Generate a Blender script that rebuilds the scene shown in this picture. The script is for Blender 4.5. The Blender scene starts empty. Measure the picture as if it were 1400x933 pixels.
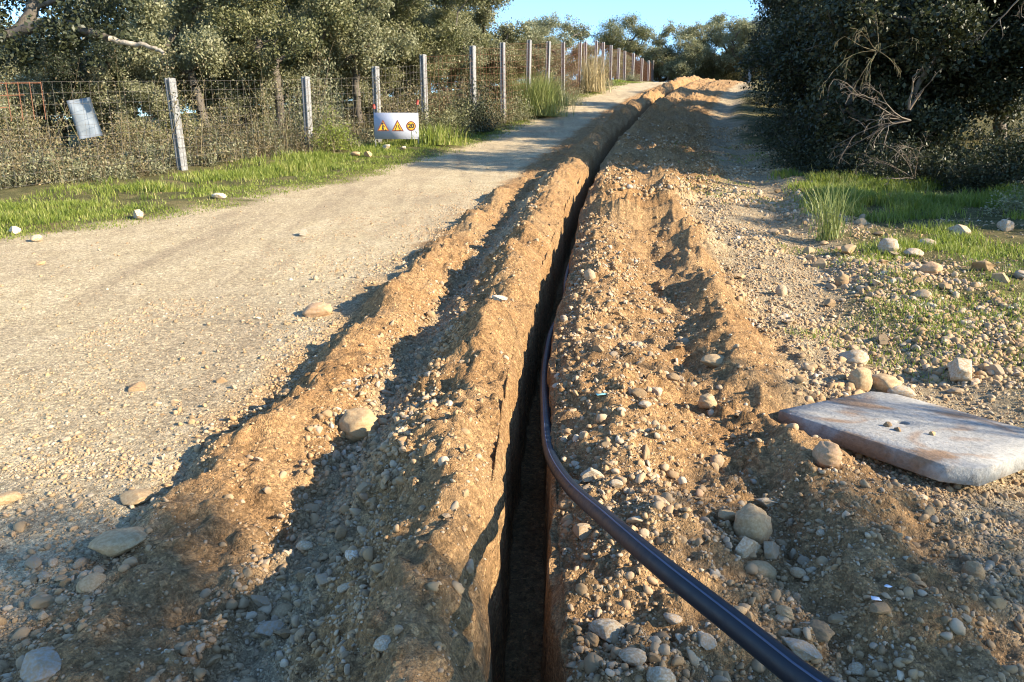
import bpy, math, random
import numpy as np
from mathutils import Matrix, Vector

# ------------------------------------------------------------------ camera, sky, sun, exposure
S = bpy.context.scene
COL = S.collection
F = 1010.0                      # focal length in pixels of the 1400 px wide photograph
TP = math.atan(241.5 / F)       # camera looks down by this
CH = 1.6
cam = bpy.data.objects.new('camera', bpy.data.cameras.new('camera'))
COL.objects.link(cam)
cam.data.sensor_width = 36.0
cam.data.lens = 36.0 * F / 1400.0
cam.data.clip_start = 0.05
cam.data.clip_end = 2000
cam.location = (0, 0, CH)
cam.rotation_euler = (math.pi / 2 - TP, 0, 0)
S.camera = cam

SUN_EL = math.radians(25)
SUN_BACK = math.radians(22)     # the sun stands to the right (+x), a little behind the camera
SD = Vector((math.cos(SUN_EL) * math.cos(SUN_BACK), -math.cos(SUN_EL) * math.sin(SUN_BACK), math.sin(SUN_EL)))
W = bpy.data.worlds.new('World')
S.world = W
W.use_nodes = True
nt = W.node_tree
sky = nt.nodes.new('ShaderNodeTexSky')
sky.sky_type = 'NISHITA'
sky.sun_disc = False
sky.sun_elevation = SUN_EL
sky.sun_rotation = math.atan2(SD.x, SD.y)
sky.altitude = 600
sky.air_density = 1.0
sky.dust_density = 0.1
sky.ozone_density = 3.0
bg = nt.nodes['Background']
bg.inputs[1].default_value = 0.13
tint = nt.nodes.new('ShaderNodeMix'); tint.data_type = 'RGBA'; tint.blend_type = 'MULTIPLY'
tint.inputs[0].default_value = 1.0; tint.inputs[7].default_value = (.77, .91, 1.0, 1)   # a clean winter sky
nt.links.new(sky.outputs[0], tint.inputs[6]); nt.links.new(tint.outputs[2], bg.inputs[0])
sun = bpy.data.objects.new('sun', bpy.data.lights.new('sun', 'SUN'))
COL.objects.link(sun)
sun.data.energy = 5.0
sun.data.angle = math.radians(0.53)
sun.data.color = (1.0, 0.87, 0.66)
sun.rotation_euler = SD.to_track_quat('Z', 'Y').to_euler()
S.view_settings.view_transform = 'Standard'
S.view_settings.look = 'None'
S.view_settings.gamma = 1
S.view_settings.exposure = 1.66
S.view_settings.use_curve_mapping = False
S.render.engine = 'CYCLES'
S.cycles.max_bounces = 6
S.cycles.diffuse_bounces = 3
S.cycles.glossy_bounces = 2
S.cycles.transmission_bounces = 3
S.cycles.caustics_reflective = False
S.cycles.caustics_refractive = False
S.cycles.use_denoising = True
S.cycles.filter_width = 1.1
S.cycles.sample_clamp_indirect = 6

# ------------------------------------------------------------------ noise and the shape of the land
def _hash(ix, iy, seed):
    h = (ix.astype(np.int64) * 374761393 + iy.astype(np.int64) * 668265263 + seed * 974634777) & 0xffffffff
    h = ((h ^ (h >> 13)) * 1274126177) & 0xffffffff
    h = h ^ (h >> 16)
    return h.astype(np.float64) / 4294967295.0

def vn(x, y, seed=0):
    ix = np.floor(x); iy = np.floor(y)
    fx = x - ix; fy = y - iy
    fx = fx * fx * fx * (fx * (fx * 6 - 15) + 10); fy = fy * fy * fy * (fy * (fy * 6 - 15) + 10)
    a = _hash(ix, iy, seed); b = _hash(ix + 1, iy, seed); c = _hash(ix, iy + 1, seed); d = _hash(ix + 1, iy + 1, seed)
    return (a + (b - a) * fx + (c - a) * fy + (a - b - c + d) * fx * fy) * 2 - 1

def fbm(x, y, sc, octs, seed=0, gain=0.5):
    r = 0; a = 1.0
    x = x + seed * 13.7; y = y - seed * 7.3
    for o in range(octs):
        c, s = math.cos(o * 0.7), math.sin(o * 0.7)
        r = r + a * vn((x * c - y * s) * sc, (x * s + y * c) * sc, seed + o)
        a *= gain; sc *= 2.03
    return r

def n1(y, sc, seed):
    return vn(np.asarray(y, float) * sc, np.full_like(np.asarray(y, float), 0.37 + seed), seed)

def sst(a, b, t):
    t = np.clip((t - a) / (b - a), 0, 1)
    return t * t * (3 - 2 * t)

_ys = np.linspace(-60, 500, 56001)
_sl = np.interp(_ys, [-60, 0, 10, 18, 30, 43, 50, 56, 70, 120, 140], [.05, .085, .085, .125, .180, .170, .10, .01, -.04, -.04, 0])
_bz = np.concatenate([[0], np.cumsum((_sl[1:] + _sl[:-1]) / 2 * 0.01)])
_bz -= np.interp(0, _ys, _bz)
def BASE(y): return np.interp(y, _ys, _bz)
def XT(y):   # centre line of the trench
    y = np.asarray(y, float)
    yy = np.concatenate([[-60], np.linspace(0, 60, 13), [70, 500]])
    k = np.interp(y, [-60, 0, 1.8, 2.45, 3.4, 4.5, 6.26, 9, 12.4, 17.5, 22, 31, 40, 50, 60, 500],
                  [-.6, 0, .03, .04, .07, .14, .345, .68, 1.13, 2.0, 2.92, 5.3, 8.35, 12.2, 16.5, 200])
    return k
_yt = np.linspace(-60, 300, 7201)
_xt = XT(_yt)
_ker = np.ones(31) / 31
_xs = np.convolve(np.pad(_xt, 15, mode='edge'), _ker, mode='valid')
_xs = np.convolve(np.pad(_xs, 15, mode='edge'), _ker, mode='valid')
def XT(y): return np.interp(y, _yt, _xs)
def XG(y):   # left edge of the road, where the grass begins
    y = np.asarray(y, float)
    return np.interp(y, [-40, 0, 8.6, 10.1, 13.1, 17.3, 24.8, 33.2, 43.7, 55, 300], [-12, -11, -5.95, -4.95, -3.83, -2.33, 0.0, 2.1, 6.2, 11, 110]) \
        + .25 * n1(y, .7, 5) + .12 * n1(y, 2.3, 6)
def XR(y):   # where the grass begins on the right
    y = np.asarray(y, float)
    return np.interp(y, [-40, 0, 4.2, 6.26, 8.2, 12.4, 14.3, 20, 30, 50, 300], [2.3, 2.6, 2.95, 3.2, 3.7, 4.9, 5.3, 6.3, 8.6, 15.5, 120]) \
        + .3 * n1(y, .6, 7) + .12 * n1(y, 2.1, 8)

def WR(y): return .098 + .026 * n1(y, 1.7, 13) + .016 * n1(y, 5.3, 14) + .007 * n1(y, 15, 113)
def H(x, y, fine=True):
    x = np.asarray(x, float); y = np.asarray(y, float)
    s = x - XT(y)
    z = BASE(y)
    # road camber and old ruts
    z = z + .012 * fbm(x, y, .5, 3, 3)
    # knots across the line of the trench
    wob = .022 * n1(y, 2.2, 11) + .014 * n1(y, 6.5, 12)
    wr = WR(y)  # .026 * n1(y, 1.7, 13) + .016 * n1(y, 5.3, 14) + .007 * n1(y, 15, 113)
    wl = .098 + .024 * n1(y, 1.4, 15) + .018 * n1(y, 6.1, 16) + .008 * n1(y, 16, 116)
    sA = np.interp(y, [0, 2, 4.4, 5.7, 8, 14, 60], [-.28, -.30, -.30, -.33, -.38, -.45, -.50]) + 2 * wob
    hA = (.27 + .05 * n1(y, 1.1, 17) + .035 * n1(y, 3.1, 18)) * np.interp(y, [-3, 0, 30, 60], [.6, 1, 1.15, 1.0])
    sG = np.interp(y, [0, 2, 2.75, 3.4, 6.3, 9.6, 13, 60], [-.76, -.80, -.87, -.82, -.86, -.93, -1.0, -1.15]) + .05 * n1(y, 1.3, 19)
    fB = np.interp(y, [-2, 0, 1.5, 2.5, 3.6, 12.6, 13.6], [0, .2, .32, .72, 1, .8, 0])
    sB = np.interp(y, [0, 1.8, 2.5, 3.2, 4.2, 9.6, 13, 60], [-1.2, -1.22, -1.32, -1.26, -1.16, -1.27, -1.31, -1.4]) + .07 * n1(y, 1.9, 20) + .03 * n1(y, 5.1, 29)
    hB = (.135 + .05 * n1(y, 1.2, 21) + .03 * n1(y, 3.7, 22)) * fB
    sBl = sB - .26 - .05 * n1(y, 2.1, 23)
    hC = (.15 + .05 * n1(y, 1.3, 24) + .03 * n1(y, 3.3, 25)) * np.interp(y, [-3, 0, 60], [.6, 1, 1])
    sC = .38 + .07 * n1(y, .9, 26)
    sV = np.interp(y, [0, 3, 6, 15, 60], [.93, .90, .98, 1.0, 1.0]) + .06 * n1(y, 1.5, 27)
    sD = np.interp(y, [0, 3, 6, 15, 60], [1.2, 1.17, 1.28, 1.4, 1.4]) + .08 * n1(y, 1.3, 28)
    hD = (.17 + .07 * n1(y, .9, 31) + .05 * n1(y, 2.7, 32)) * np.interp(y, [-3, 1.5, 2.4, 3.0, 3.7, 4.3, 12, 18, 60], [.2, .4, .9, 1.0, .55, .95, .9, .7, .6])
    sE = sD + .42 + .9 * sst(11, 16, y)
    ks = [np.full_like(s, -3.2), sBl, sB, sG, sA, -wl - .005, -wl + .022, wr - .022, wr + .005, sC, sV, sD, sE, np.full_like(s, 3.0)]
    zero = np.zeros_like(s)
    dep = -.56 + .03 * n1(y, 1.7, 33)
    kz = [zero, zero + .01 * fB, hB, zero - .015, hA, zero + .10 + .03 * n1(y, 4.1, 34), dep, dep, zero + .05 + .025 * n1(y, 3.7, 35), hC, zero + .035, hD, zero, zero - .02]
    p = np.where(s < ks[0], kz[0], kz[-1])
    for i in range(len(ks) - 1):
        t = np.clip((s - ks[i]) / np.maximum(ks[i + 1] - ks[i], 1e-4), 0, 1)
        if i in (4,):
            e = 1 - (1 - np.clip(1 - t, 0, 1)) ** 1.7      # the spoil heap bulges towards the trench
            v = kz[i + 1] + (kz[i] - kz[i + 1]) * e
        elif i == 8:
            v = kz[i] + (kz[i + 1] - kz[i]) * (1 - (1 - t) ** 1.6)
        else:
            e = t * t * (3 - 2 * t)
            e = .35 * t + .65 * e
            v = kz[i] + (kz[i + 1] - kz[i]) * e
        p = np.where((s >= ks[i]) & (s < ks[i + 1]), v, p)
    brk = 1 + np.where(np.abs(s) > .13, .30, 0) * fbm(x, y, 1.7, 3, 49)
    z = z + np.where(p > 0, p * brk, p)
    exc = sst(-1.75, -1.35, s) * (1 - sst(1.55, 2.0, s - .9 * sst(11, 16, y)))
    out = sst(wr * .8, wr + .05, s) + sst(wl * .8, wl + .05, -s)          # nothing lumpy inside the slot
    out = np.clip(out, 0, 1)
    # waves left by the digger's bucket farther up
    ph = y * 6.4 + 1.3 * n1(y, .8, 41) + 1.2 * vn(s * 1.5, y * .4, 42)
    wave = (1 - np.abs(np.sin(ph * .5))) ** 1.8
    wamp = sst(6.4, 8.6, y) * (1 - sst(32, 45, y)) * sst(.12, .4, s) * (1 - sst(1.6, 2.1, s - .9 * sst(11, 16, y))) * .24
    z = z + wamp * (wave - .3) * (.7 + .5 * vn(s * 2, y * .7, 43))
    wl_ = sst(10, 16, y) * (1 - sst(46, 52, y)) * sst(-.95, -.5, s) * (1 - sst(-.16, -.09, s)) * .20
    z = z + wl_ * (np.abs(np.sin(y * 2.3 + 1.1 * n1(y, .5, 44))) ** .8 - .6)
    # lumps and clods of dug earth
    cl = fbm(x, y, 13, 3, 58)
    z = z + exc * out * (.040 * fbm(x, y, 3.1, 3, 50) + .020 * fbm(x, y, 9, 3, 51) + .030 * np.maximum(0, cl - .25) * (.4 + sst(-.2, .4, fbm(x, y, 1.3, 2, 59))))
    crown = sst(-.62, -.3, s) * (1 - sst(-.11, -.07, s)) + sst(.12, .3, s) * (1 - sst(.7, .95, s))
    z = z + crown * out * .014 * np.abs(fbm(x, y, 8, 3, 52))
    z = z + sst(9, 13, y) * (1 - sst(40, 48, y)) * sst(.15, .5, s) * (1 - sst(2.2, 2.9, s)) * .07 * fbm(x, y, 1.9, 3, 60)
    # rough edges of the two slopes towards the trench
    z = z - exc * out * .02 * sst(.2, .8, fbm(x, y, 5.5, 2, 53))
    # level bed under the concrete slab
    du = (x - 1.96) * .509 + (y - 3.46) * -.861; dv = (x - 1.96) * .861 + (y - 3.46) * .509
    bed = (1 - sst(.36, .62, np.abs(du))) * (1 - sst(.38, .66, np.abs(dv)))
    z = z * (1 - bed) + (.262 + .03 * (y - 3.46)) * bed
    # gravel and grass beyond
    gr = sst(1.7, 2.2, s)
    z = z + gr * (.022 * fbm(x, y, 1.6, 4, 54))
    lf = sst(.0, .6, XG(y) - x)
    z = z + lf * (.05 + .05 * fbm(x, y, 1.1, 3, 55))
    rt = sst(-.35, .25, x - XR(y))
    z = z + rt * (.06 + .05 * fbm(x, y, .9, 3, 56)) - .05 * np.exp(-((x - XR(y) + .45) / .3) ** 2)
    # the land falls away behind the fence and rises a little on the right
    z = z - .11 * np.maximum(0, XG(y) - x - 6) * np.exp(-np.maximum(0, XG(y) - x - 6) / 90)
    z = z + .05 * np.minimum(np.maximum(0, x - XR(y) - 3), 30)
    if fine:
        z = z + (.0035 + .0065 * exc * out) * fbm(x, y, 26, 2, 57)
    return z
def h1(x, y): return float(H(np.array([x]), np.array([y]))[0])

# pixel of the photograph -> direction, ground point, or point at a given depth
CT, ST = math.cos(TP), math.sin(TP)
def ray(u, v):
    a = (u - 700) / F; b = (466.5 - v) / F
    return np.array([a, CT + b * ST, -ST + b * CT])
def at(u, v, depth):
    return np.array([0, 0, CH]) + ray(u, v) * depth
def gpx(u, v):
    d = ray(u, v)
    t = np.linspace(1.0, 75, 30000)
    f = CH + t * d[2] - H(t * d[0], t * d[1], False)
    i = int(np.argmax(f < 0))
    if f[i] >= 0: i = len(t) - 1
    return t[i] * d[0], t[i] * d[1], t[i]

# ------------------------------------------------------------------ materials
def mat(name):
    m = bpy.data.materials.new(name); m.use_nodes = True
    n = m.node_tree.nodes; b = n['Principled BSDF']
    return m, n, m.node_tree.links, b
def N(n, t, **k):
    x = n.new(t)
    for a, v in k.items(): setattr(x, a, v)
    return x
def noise(n, l, vec, sc, det=4, rough=.55, dist=0):
    x = N(n, 'ShaderNodeTexNoise'); x.inputs['Scale'].default_value = sc
    x.inputs['Detail'].default_value = det; x.inputs['Roughness'].default_value = rough; x.inputs['Distortion'].default_value = dist
    if vec is not None: l.new(vec, x.inputs['Vector'])
    return x.outputs['Fac']
def ramp(n, l, fac, stops):
    r = N(n, 'ShaderNodeValToRGB'); e = r.color_ramp.elements
    while len(e) < len(stops): e.new(.5)
    for i, (p, c) in enumerate(stops):
        e[i].position = p; e[i].color = (*c, 1) if len(c) == 3 else c
    l.new(fac, r.inputs[0]); return r.outputs[0]
def mix(n, l, fac, a, b, bt='MIX'):
    m = N(n, 'ShaderNodeMix', data_type='RGBA', blend_type=bt)
    for s, v in ((0, fac), (6, a), (7, b)):
        if hasattr(v, 'is_linked') or hasattr(v, 'links'): l.new(v, m.inputs[s])
        else: m.inputs[s].default_value = v if s == 0 else (*v, 1)
    return m.outputs[2]
def mth(n, l, op, a, b=None):
    m = N(n, 'ShaderNodeMath', operation=op)
    for i, v in enumerate((a, b)):
        if v is None: continue
        if hasattr(v, 'links'): l.new(v, m.inputs[i])
        else: m.inputs[i].default_value = v
    return m.outputs[0]
def bump(n, l, h, st, d, nrm=None):
    b = N(n, 'ShaderNodeBump'); b.inputs['Strength'].default_value = st; b.inputs['Distance'].default_value = d
    l.new(h, b.inputs['Height'])
    if nrm is not None: l.new(nrm, b.inputs['Normal'])
    return b.outputs[0]

def ground_material():
    m, n, l, b = mat('earth and gravel')
    pos = N(n, 'ShaderNodeNewGeometry').outputs['Position']
    at_ = N(n, 'ShaderNodeAttribute', attribute_name='zone')
    sp = N(n, 'ShaderNodeSeparateColor'); l.new(at_.outputs['Color'], sp.inputs[0])
    exc, grv, grs = sp.outputs[0], sp.outputs[1], sp.outputs[2]
    big = noise(n, l, pos, .55, 4); mid = noise(n, l, pos, 3.2, 5, .6); small = noise(n, l, pos, 28, 5, .65); tiny = noise(n, l, pos, 150, 3, .7)
    road = ramp(n, l, mid, [(.3, (.45, .385, .265)), (.5, (.53, .46, .325)), (.72, (.57, .505, .375))])
    road = mix(n, l, ramp(n, l, big, [(.42, (0, 0, 0)), (.68, (.55, .55, .55))]), road, (.39, .325, .235))
    mp = N(n, 'ShaderNodeMapping'); mp.inputs['Rotation'].default_value = (0, 0, .5); mp.inputs['Scale'].default_value = (2.6, .35, 1); l.new(pos, mp.inputs[0])
    trk = noise(n, l, mp.outputs[0], .9, 5, .62, .6)
    road = mix(n, l, ramp(n, l, trk, [(.47, (0, 0, 0)), (.66, (.72, .72, .72))]), road, (.33, .275, .20))
    soil = ramp(n, l, mid, [(.28, (.245, .148, .072)), (.5, (.325, .203, .102)), (.75, (.39, .265, .148))])
    soil = mix(n, l, ramp(n, l, big, [(.4, (0, 0, 0)), (.65, (.5, .5, .5))]), soil, (.34, .25, .15))
    grav = ramp(n, l, mid, [(.3, (.26, .215, .15)), (.55, (.37, .31, .22)), (.75, (.45, .395, .29))])
    turf = ramp(n, l, mid, [(.3, (.07, .075, .03)), (.55, (.13, .125, .055)), (.78, (.24, .19, .105))])
    c = mix(n, l, exc, road, soil); c = mix(n, l, grv, c, grav); c = mix(n, l, grs, c, turf)
    # grains
    vo = N(n, 'ShaderNodeTexVoronoi'); vo.inputs['Scale'].default_value = 55; vo.inputs['Randomness'].default_value = 1; l.new(pos, vo.inputs['Vector'])
    sv = N(n, 'ShaderNodeSeparateColor'); l.new(vo.outputs['Color'], sv.inputs[0])
    vo2 = N(n, 'ShaderNodeTexVoronoi'); vo2.inputs['Scale'].default_value = 150; l.new(pos, vo2.inputs['Vector'])
    sv2 = N(n, 'ShaderNodeSeparateColor'); l.new(vo2.outputs['Color'], sv2.inputs[0])
    g1 = ramp(n, l, sv.outputs[0], [(0, (.55, .54, .52)), (.45, (.95, .95, .95)), (.84, (1.08, 1.08, 1.08)), (1, (1.6, 1.6, 1.58))])
    g2 = ramp(n, l, sv2.outputs[0], [(0, (.72, .72, .73)), (.6, (1, 1, 1)), (1, (1.35, 1.33, 1.3))])
    c = mix(n, l, .75, c, g1, 'MULTIPLY'); c = mix(n, l, 1.0, c, g2, 'MULTIPLY')
    sm = ramp(n, l, small, [(.3, (.66, .64, .61)), (.5, (.97, .97, .97)), (.75, (1.2, 1.2, 1.2))])
    c = mix(n, l, .9, c, sm, 'MULTIPLY')
    c = mix(n, l, 1.0, c, (1.02, .945, .84), 'MULTIPLY')
    l.new(c, b.inputs['Base Color'])
    b.inputs['Roughness'].default_value = .95; b.inputs['Specular IOR Level'].default_value = .15
    h = mth(n, l, 'ADD', mth(n, l, 'MULTIPLY', small, 1.0), mth(n, l, 'MULTIPLY', tiny, .45))
    d1 = mth(n, l, 'MULTIPLY', mth(n, l, 'SUBTRACT', .5, vo.outputs['Distance']), mth(n, l, 'MULTIPLY', sv.outputs[1], .7))
    d2 = mth(n, l, 'MULTIPLY', mth(n, l, 'SUBTRACT', .5, vo2.outputs['Distance']), mth(n, l, 'MULTIPLY', sv2.outputs[1], .35))
    h = mth(n, l, 'ADD', mth(n, l, 'ADD', h, d1), d2)
    l.new(bump(n, l, h, 1.0, .026), b.inputs['Normal'])
    return m

def stone_material(name, stops, island=True, bmp=.5, scale=1.0):
    m, n, l, b = mat(name)
    tc = N(n, 'ShaderNodeTexCoord').outputs['Object']
    if island:
        rnd = N(n, 'ShaderNodeNewGeometry').outputs['Random Per Island']
    else:
        rnd = N(n, 'ShaderNodeObjectInfo').outputs['Random']
    c = ramp(n, l, rnd, stops)
    k = noise(n, l, tc, 22 * scale, 5, .65)
    c = mix(n, l, .9, c, ramp(n, l, k, [(.25, (.62, .59, .55)), (.5, (1, 1, 1)), (.8, (1.18, 1.17, 1.15))]), 'MULTIPLY')
    k2 = noise(n, l, tc, 6 * scale, 3)
    c = mix(n, l, ramp(n, l, k2, [(.38, (0, 0, 0)), (.6, (.8, .8, .8))]), c, (.33, .225, .125))
    c = mix(n, l, 1.0, c, (1.02, .95, .86), 'MULTIPLY')
    l.new(c, b.inputs['Base Color']); b.inputs['Roughness'].default_value = .85; b.inputs['Specular IOR Level'].default_value = .25
    l.new(bump(n, l, k, bmp, .008), b.inputs['Normal'])
    return m

def leaf_material(name, stops, trans=.3, tcol=(.16, .2, .05), rough=.5, spec=.35):
    m, n, l, b = mat(name)
    rnd = N(n, 'ShaderNodeNewGeometry').outputs['Random Per Island']
    pos = N(n, 'ShaderNodeTexCoord').outputs['Object']
    k = noise(n, l, pos, 1.8, 3)
    f = mth(n, l, 'ADD', mth(n, l, 'MULTIPLY', rnd, .55), mth(n, l, 'MULTIPLY', mth(n, l, 'SUBTRACT', k, .25), .95))
    c = ramp(n, l, f, stops)
    l.new(c, b.inputs['Base Color']); b.inputs['Roughness'].default_value = rough; b.inputs['Specular IOR Level'].default_value = spec
    tr = N(n, 'ShaderNodeBsdfTranslucent'); 
    l.new(mix(n, l, .6, c, tcol), tr.inputs[0])
    ms = N(n, 'ShaderNodeMixShader'); ms.inputs[0].default_value = trans
    l.new(b.outputs[0], ms.inputs[1]); l.new(tr.outputs[0], ms.inputs[2])
    l.new(ms.outputs[0], n['Material Output'].inputs[0])
    return m

def bark_material(name, a, c2, sc=14):
    m, n, l, b = mat(name)
    tc = N(n, 'ShaderNodeTexCoord').outputs['Object']
    mp = N(n, 'ShaderNodeMapping'); mp.inputs['Scale'].default_value = (1, 1, .35); l.new(tc, mp.inputs[0])
    k = noise(n, l, mp.outputs[0], sc, 6, .7)
    l.new(ramp(n, l, k, [(.3, a), (.7, c2)]), b.inputs['Base Color']); b.inputs['Roughness'].default_value = .9
    l.new(bump(n, l, k, .8, .02), b.inputs['Normal'])
    return m

def plain(name, col, rough=.6, metal=0, var=.25, sc=8, spec=.5, bmp=0):
    m, n, l, b = mat(name)
    tc = N(n, 'ShaderNodeTexCoord').outputs['Object']
    k = noise(n, l, tc, sc, 5, .65)
    lo = tuple(q * (1 - var) for q in col); hi = tuple(min(1, q * (1 + var)) for q in col)
    l.new(ramp(n, l, k, [(.3, lo), (.7, hi)]), b.inputs['Base Color'])
    b.inputs['Roughness'].default_value = rough; b.inputs['Metallic'].default_value = metal; b.inputs['Specular IOR Level'].default_value = spec
    if bmp: l.new(bump(n, l, k, bmp, .01), b.inputs['Normal'])
    return m

M_GROUND = ground_material()
STONE_STOPS = [(0, (.19, .145, .095)), (.25, (.28, .205, .125)), (.5, (.35, .275, .18)), (.65, (.28, .25, .21)), (.82, (.39, .33, .25)), (.95, (.48, .44, .37)), (1, (.30, .19, .12))]
M_GRAVEL = stone_material('gravel', STONE_STOPS, True)
M_STONE = stone_material('loose stone', STONE_STOPS, False)
M_TAN = stone_material('tan stone', [(0, (.40, .30, .18)), (1, (.46, .36, .23))], False)
M_PALE = stone_material('pale stone', [(0, (.44, .40, .32)), (1, (.53, .49, .41))], False)
M_GREY = stone_material('grey stone', [(0, (.30, .29, .27)), (1, (.39, .37, .34))], False)
M_RED = stone_material('reddish stone', [(0, (.40, .27, .18)), (1, (.46, .32, .22))], False)
M_WHITE = stone_material('white stone', [(0, (.56, .55, .52)), (1, (.64, .63, .60))], False)
M_DARKCLOD = stone_material('dark clod', [(0, (.16, .12, .085)), (1, (.2, .15, .1))], False)
OAK = [(.0, (.055, .058, .024)), (.35, (.115, .118, .050)), (.6, (.185, .182, .085)), (.85, (.27, .255, .14)), (1, (.35, .32, .19))]
M_OAK = leaf_material('holm oak leaves', OAK, .28, (.16, .18, .05))
M_OAKD_SHADE = leaf_material('dark and shaded oak leaves', [(.0, (.014, .018, .010)), (.4, (.028, .034, .016)), (.8, (.055, .062, .03)), (1, (.10, .10, .05))], .14, (.08, .1, .03))  # darkened oak leaf tone; carries the shade of right bank and old oak crown
M_OLIVE = leaf_material('pale olive leaves', [(.0, (.11, .115, .06)), (.4, (.22, .22, .125)), (.8, (.32, .31, .19)), (1, (.38, .36, .24))], .38, (.2, .22, .08))
M_SCRUB = leaf_material('dry scrub', [(.0, (.06, .05, .027)), (.3, (.14, .11, .06)), (.55, (.21, .165, .09)), (.75, (.14, .15, .065)), (1, (.32, .255, .16))], .25, (.2, .17, .07))
M_GRASS = leaf_material('fresh grass', [(.0, (.08, .12, .02)), (.45, (.175, .215, .035)), (.68, (.26, .285, .06)), (.8, (.36, .34, .11)), (1, (.48, .40, .2))], .42, (.24, .32, .04), .5)
M_LIME = leaf_material('lime shrub leaves', [(.0, (.09, .12, .02)), (.5, (.18, .22, .04)), (1, (.30, .32, .08))], .4, (.3, .36, .05))
M_BROOM = leaf_material('broom stems', [(.0, (.11, .145, .04)), (.5, (.23, .265, .085)), (1, (.38, .36, .16))], .3, (.22, .26, .06))
M_STRAW = leaf_material('straw', [(.0, (.22, .17, .08)), (.5, (.38, .30, .15)), (1, (.52, .43, .25))], .3, (.4, .32, .15))
M_DEAD_SHADE = leaf_material('shaded dead twigs', [(.0, (.07, .055, .04)), (.5, (.13, .10, .075)), (1, (.20, .165, .125))], .05, (.2, .17, .1))  # twig tone darkened to stand in for shade on the right bank
M_BARK = bark_material('oak bark', (.045, .036, .028), (.15, .125, .10))
M_BARKP = bark_material('pale bark', (.17, .14, .105), (.36, .31, .25))
M_POST = plain('weathered concrete post', (.20, .198, .195), .9, 0, .4, 22, .2, .4)
M_WIRE = plain('grey wire', (.13, .115, .10), .6, .4, .2)
M_RUST = plain('rusty wire', (.17, .070, .036), .8, .1, .4, 20)

# ------------------------------------------------------------------ mesh helpers
def mesh_from(name, V, Fa, smooth=False):
    V = np.asarray(V, np.float32); Fa = np.asarray(Fa, np.int32)
    me = bpy.data.meshes.new(name)
    k = Fa.shape[1]
    me.vertices.add(len(V)); me.vertices.foreach_set('co', V.ravel())
    me.loops.add(Fa.size); me.loops.foreach_set('vertex_index', Fa.ravel())
    me.polygons.add(len(Fa))
    me.polygons.foreach_set('loop_start', np.arange(0, Fa.size, k, dtype=np.int32))
    if smooth: me.polygons.foreach_set('use_smooth', np.ones(len(Fa), bool))
    me.update(calc_edges=True)
    return me
def obj(name, me, m, parent=None, loc=None):
    o = bpy.data.objects.new(name, me); COL.objects.link(o)
    if m is not None and not me.materials: me.materials.append(m)
    if parent is not None: o.parent = parent
    if loc is not None: o.location = loc
    return o
def thing(name, label, cat, loc=(0, 0, 0), rz=0, group=None, sc=1.0):
    o = bpy.data.objects.new(name, None); COL.objects.link(o)
    o.empty_display_size = .2
    o.location = loc; o.rotation_euler = (0, 0, rz); o.scale = (sc, sc, sc)
    o['label'] = label; o['category'] = cat
    if group: o['group'] = group
    return o
def tag(o, label, cat, group=None, kind=None):
    o['label'] = label; o['category'] = cat
    if group: o['group'] = group
    if kind: o['kind'] = kind
    return o
class MB:
    def __init__(s): s.V = []; s.F = []; s.n = 0
    def add(s, V, Fa):
        V = np.asarray(V, float); s.V.append(V); s.F.append(np.asarray(Fa, int) + s.n); s.n += len(V)
    def tube(s, P, R, k=6, cap=True):
        P = np.asarray(P, float); R = np.broadcast_to(np.asarray(R, float), (len(P),))
        T = np.gradient(P, axis=0); T /= np.linalg.norm(T, axis=1)[:, None] + 1e-9
        ref = np.array([0, 0, 1.]) if abs(T[0][2]) < .9 else np.array([1., 0, 0])
        u = np.cross(T[0], ref); u /= np.linalg.norm(u)
        V = []
        for i in range(len(P)):
            u = u - T[i] * (u @ T[i]); u /= np.linalg.norm(u) + 1e-9
            w = np.cross(T[i], u)
            a = np.arange(k) * 2 * math.pi / k
            V.append(P[i] + R[i] * (np.cos(a)[:, None] * u + np.sin(a)[:, None] * w))
        V = np.concatenate(V); Fa = []
        for i in range(len(P) - 1):
            for j in range(k):
                Fa.append([i * k + j, i * k + (j + 1) % k, (i + 1) * k + (j + 1) % k, (i + 1) * k + j])
        if cap:
            for base in (0, (len(P) - 1) * k):
                c = len(V); V = np.vstack([V, V[base:base + k].mean(0)])
                for j in range(0, k, 2):
                    q = [base + j, base + (j + 1) % k, base + (j + 2) % k, c]
                    Fa.append(q if base == 0 else q[::-1])
        s.add(V, Fa)
    def box(s, c, d, rot=None):
        c = np.asarray(c, float); d = np.asarray(d, float) / 2
        V = np.array([[x, y, z] for x in (-1, 1) for y in (-1, 1) for z in (-1, 1)], float) * d
        if rot is not None: V = V @ np.asarray(rot).T
        s.add(V + c, [[0, 1, 3, 2], [4, 6, 7, 5], [0, 4, 5, 1], [2, 3, 7, 6], [0, 2, 6, 4], [1, 5, 7, 3]])
    def build(s, name, m, parent=None, smooth=False, loc=None):
        return obj(name, mesh_from(name, np.concatenate(s.V), np.concatenate(s.F), smooth), m, parent, loc)
    def mesh(s, name, smooth=False): return mesh_from(name, np.concatenate(s.V), np.concatenate(s.F), smooth)

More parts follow.
